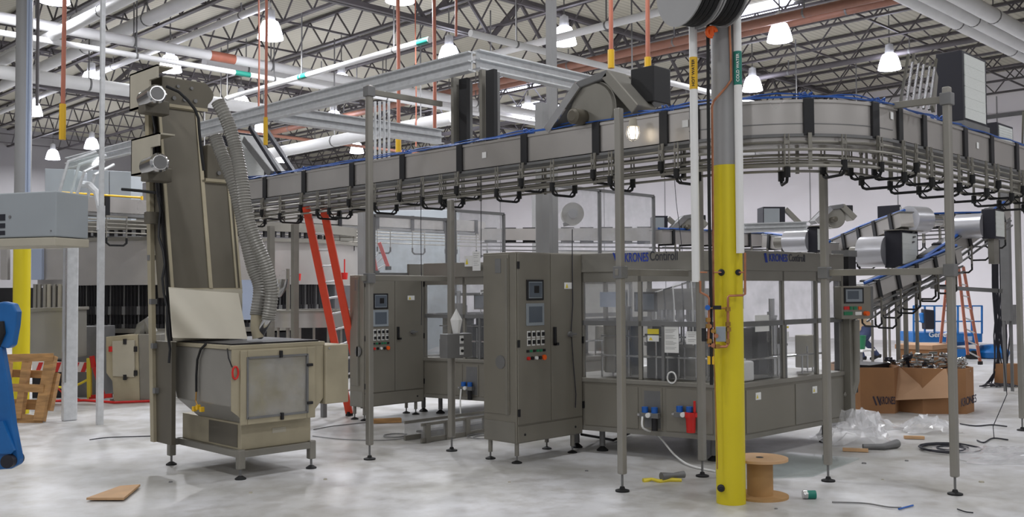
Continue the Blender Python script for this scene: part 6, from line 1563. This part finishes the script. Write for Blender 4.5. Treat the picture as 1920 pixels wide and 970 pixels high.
# crumpled films
def film(label, px, py, w_, h_, seed, mm='film'):
    random.seed(seed); q = gz(px,py); n = 14; P = []; f = []
    for i in range(n):
        for j in range(n):
            u, v = i/(n-1)-.5, j/(n-1)-.5
            z = .01+h_*max(0, 1-3.2*(u*u+v*v))*(.5+.9*random.random())
            p_ = q+Vector((Rc.x,Rc.y,0))*(u*w_+random.uniform(-.03,.03)) + Vector((_Fh.x,_Fh.y,0))*(v*w_*.9+random.uniform(-.03,.03)); P.append((p_.x,p_.y,z))
    for i in range(n-1):
        for j in range(n-1): f.append((i*n+j,(i+1)*n+j,(i+1)*n+j+1,i*n+j+1))
    o = MB().add(P,f).build('plastic_film', M[mm]); s_ = o.modifiers.new('solid','SOLIDIFY'); s_.thickness = .002
    tag(o, label, 'plastic sheet')
film('crumpled clear plastic film heap on the floor behind the front post beside the machine corner', 1597, 828, .75, .30, 1)
film('white crumpled plastic film behind the clear heap in front of the left cardboard box', 1618, 800, .7, .16, 2)
film('low crumpled clear film lying before the right cardboard box', 1738, 808, .6, .14, 4)
film('flat white plastic film on the floor at the far right', 1885, 855, 1.1, .03, 6)
tag(MB().tube([gz(1618,838,.03), gz(1640,838,.03), gz(1655,838,.035), gz(1682,832,.045)], .03, n=12, rad=[.028,.03,.032,.045]).build('dark_elbow_tube', M['dull'], smooth=True), 'dark grey bent tube on the floor before the plastic film', 'tube')
tag(MB().bar(gz(1580,843,.02), gz(1628,845,.02), .05, .03).build('wood_offcut', M['ply']), 'short wooden slat on the floor at the edge of the plastic film', 'slat')
tag(MB().bar(gz(1695,820,.02), gz(1733,821,.02), .05, .03).build('wood_offcut', M['ply']), 'short wooden slat before the low film near the right box', 'slat')
# floor cables
def coil(label, px, py, rx, n, mm='cable', th=.009, seed=1, name='cable_coil'):
    random.seed(seed); q = gz(px,py); pts = []
    for k in range(n*16):
        t_ = k/16*2*PI; rr = rx*(.7+.3*math.sin(k*.13+seed)); pts.append((q.x+rr*math.cos(t_)+.05*math.sin(k*.07), q.y+rr*math.sin(t_)*.9, .012+.006*(k//16)))
    tag(MB().tube(pts, th, n=6).build(name, M[mm], smooth=True), label, 'cable')
coil('loose coil of dark cable on the floor behind the nearest right post', 1778, 845, .34, 4, seed=2)
coil('coil of dark cable on the floor left of the farther cabinet post', 738, 820, .26, 2, 'dull', .006, 3)
coil('thin coil on the floor under the big front cabinet', 905, 822, .22, 2, 'dull', .006, 5)
def wire(label, pts, th=.007, mm='cable'): tag(MB().tube([gz(x,y,.01) for x,y in pts], th, n=5, soft=True).build('floor_wire', M[mm], smooth=True), label, 'wire')
wire('thin dark wire on the floor left of the elevator machine', [(168,825),(200,821),(250,819),(290,818)], .006)
wire('pale wire crossing the floor from the elevator to the ladder foot', [(588,806),(620,800),(655,796),(690,792)], .006, 'dull')
wire('wire on the floor in front of the clamp post', [(586,818),(640,824),(700,826),(745,824),(790,816)], .005, 'dull')
wire('blue ended wire on the floor at lower right', [(1560,942),(1620,944),(1665,951),(1690,952)], .006, 'dull')
wire('short blue wire piece at lower right', [(1685,955),(1700,951),(1712,948)], .007, 'regblue')
wire('short dark wire piece near the bottom right', [(1795,955),(1810,960),(1825,962)], .005)
wire('dark wire lying right of the cable coil', [(1832,826),(1845,830),(1862,822),(1890,825)], .008)
wire('thin dark wire between the right box and the cables', [(1800,795),(1830,799),(1860,797),(1888,800)], .008)
random.seed(9)
for k, (px, py) in enumerate(((470,925),(1100,884),(955,905),(1620,870),(1655,900),(1700,865),(1840,905),(1455,955),(610,900),(320,905))):
    q = gz(px,py); s_ = random.uniform(.012,.025)
    tag(MB().lathe([(0,0),(s_,0),(s_*.8,s_*.5),(0,s_*.6)], q, 6).build('floor_crumb', M['dull' if k % 2 else 'cream']), 'tiny crumb of debris on the open concrete floor', 'debris', 'crumbs of debris on the floor')
tag(MB().bar(gz(700,790,.03), gz(752,788,.03), .10, .05).build('wood_block', M['wood']), 'flat wooden block on the floor under the farther cabinet', 'block')
# pale film on worktop of farther machine
film2 = gx(818, 690, 8.3)
q = gx(822, 688, 8.75); tag(MB().lathe([(0,.0),(.2,.0),(.16,.06),(.08,.10),(0,.13)], (q.x,q.y,.76), 10).build('plastic_wrap', M['film']), 'crumpled plastic wrap on the farther machine worktop', 'plastic wrap')
# ================================================================ camera
cd = bpy.data.cameras.new('camera'); cd.sensor_fit = 'HORIZONTAL'; cd.sensor_width = 36; cd.lens = 36*F/1920; cd.clip_start = .05; cd.clip_end = 200
cam = bpy.data.objects.new('camera', cd); COL.objects.link(cam)
cam.matrix_world = Matrix(((Rc.x, Uc.x, -Fw.x, 0), (Rc.y, Uc.y, -Fw.y, 0), (Rc.z, Uc.z, -Fw.z, EYE), (0,0,0,1)))
sc.camera = cam
sc.view_settings.view_transform = 'Standard'; sc.view_settings.look = 'None'; sc.view_settings.gamma = 1; sc.view_settings.use_curve_mapping = False
sc.view_settings.exposure = -0.33
try:
    sc.cycles.transparent_max_bounces = 32
except Exception: pass
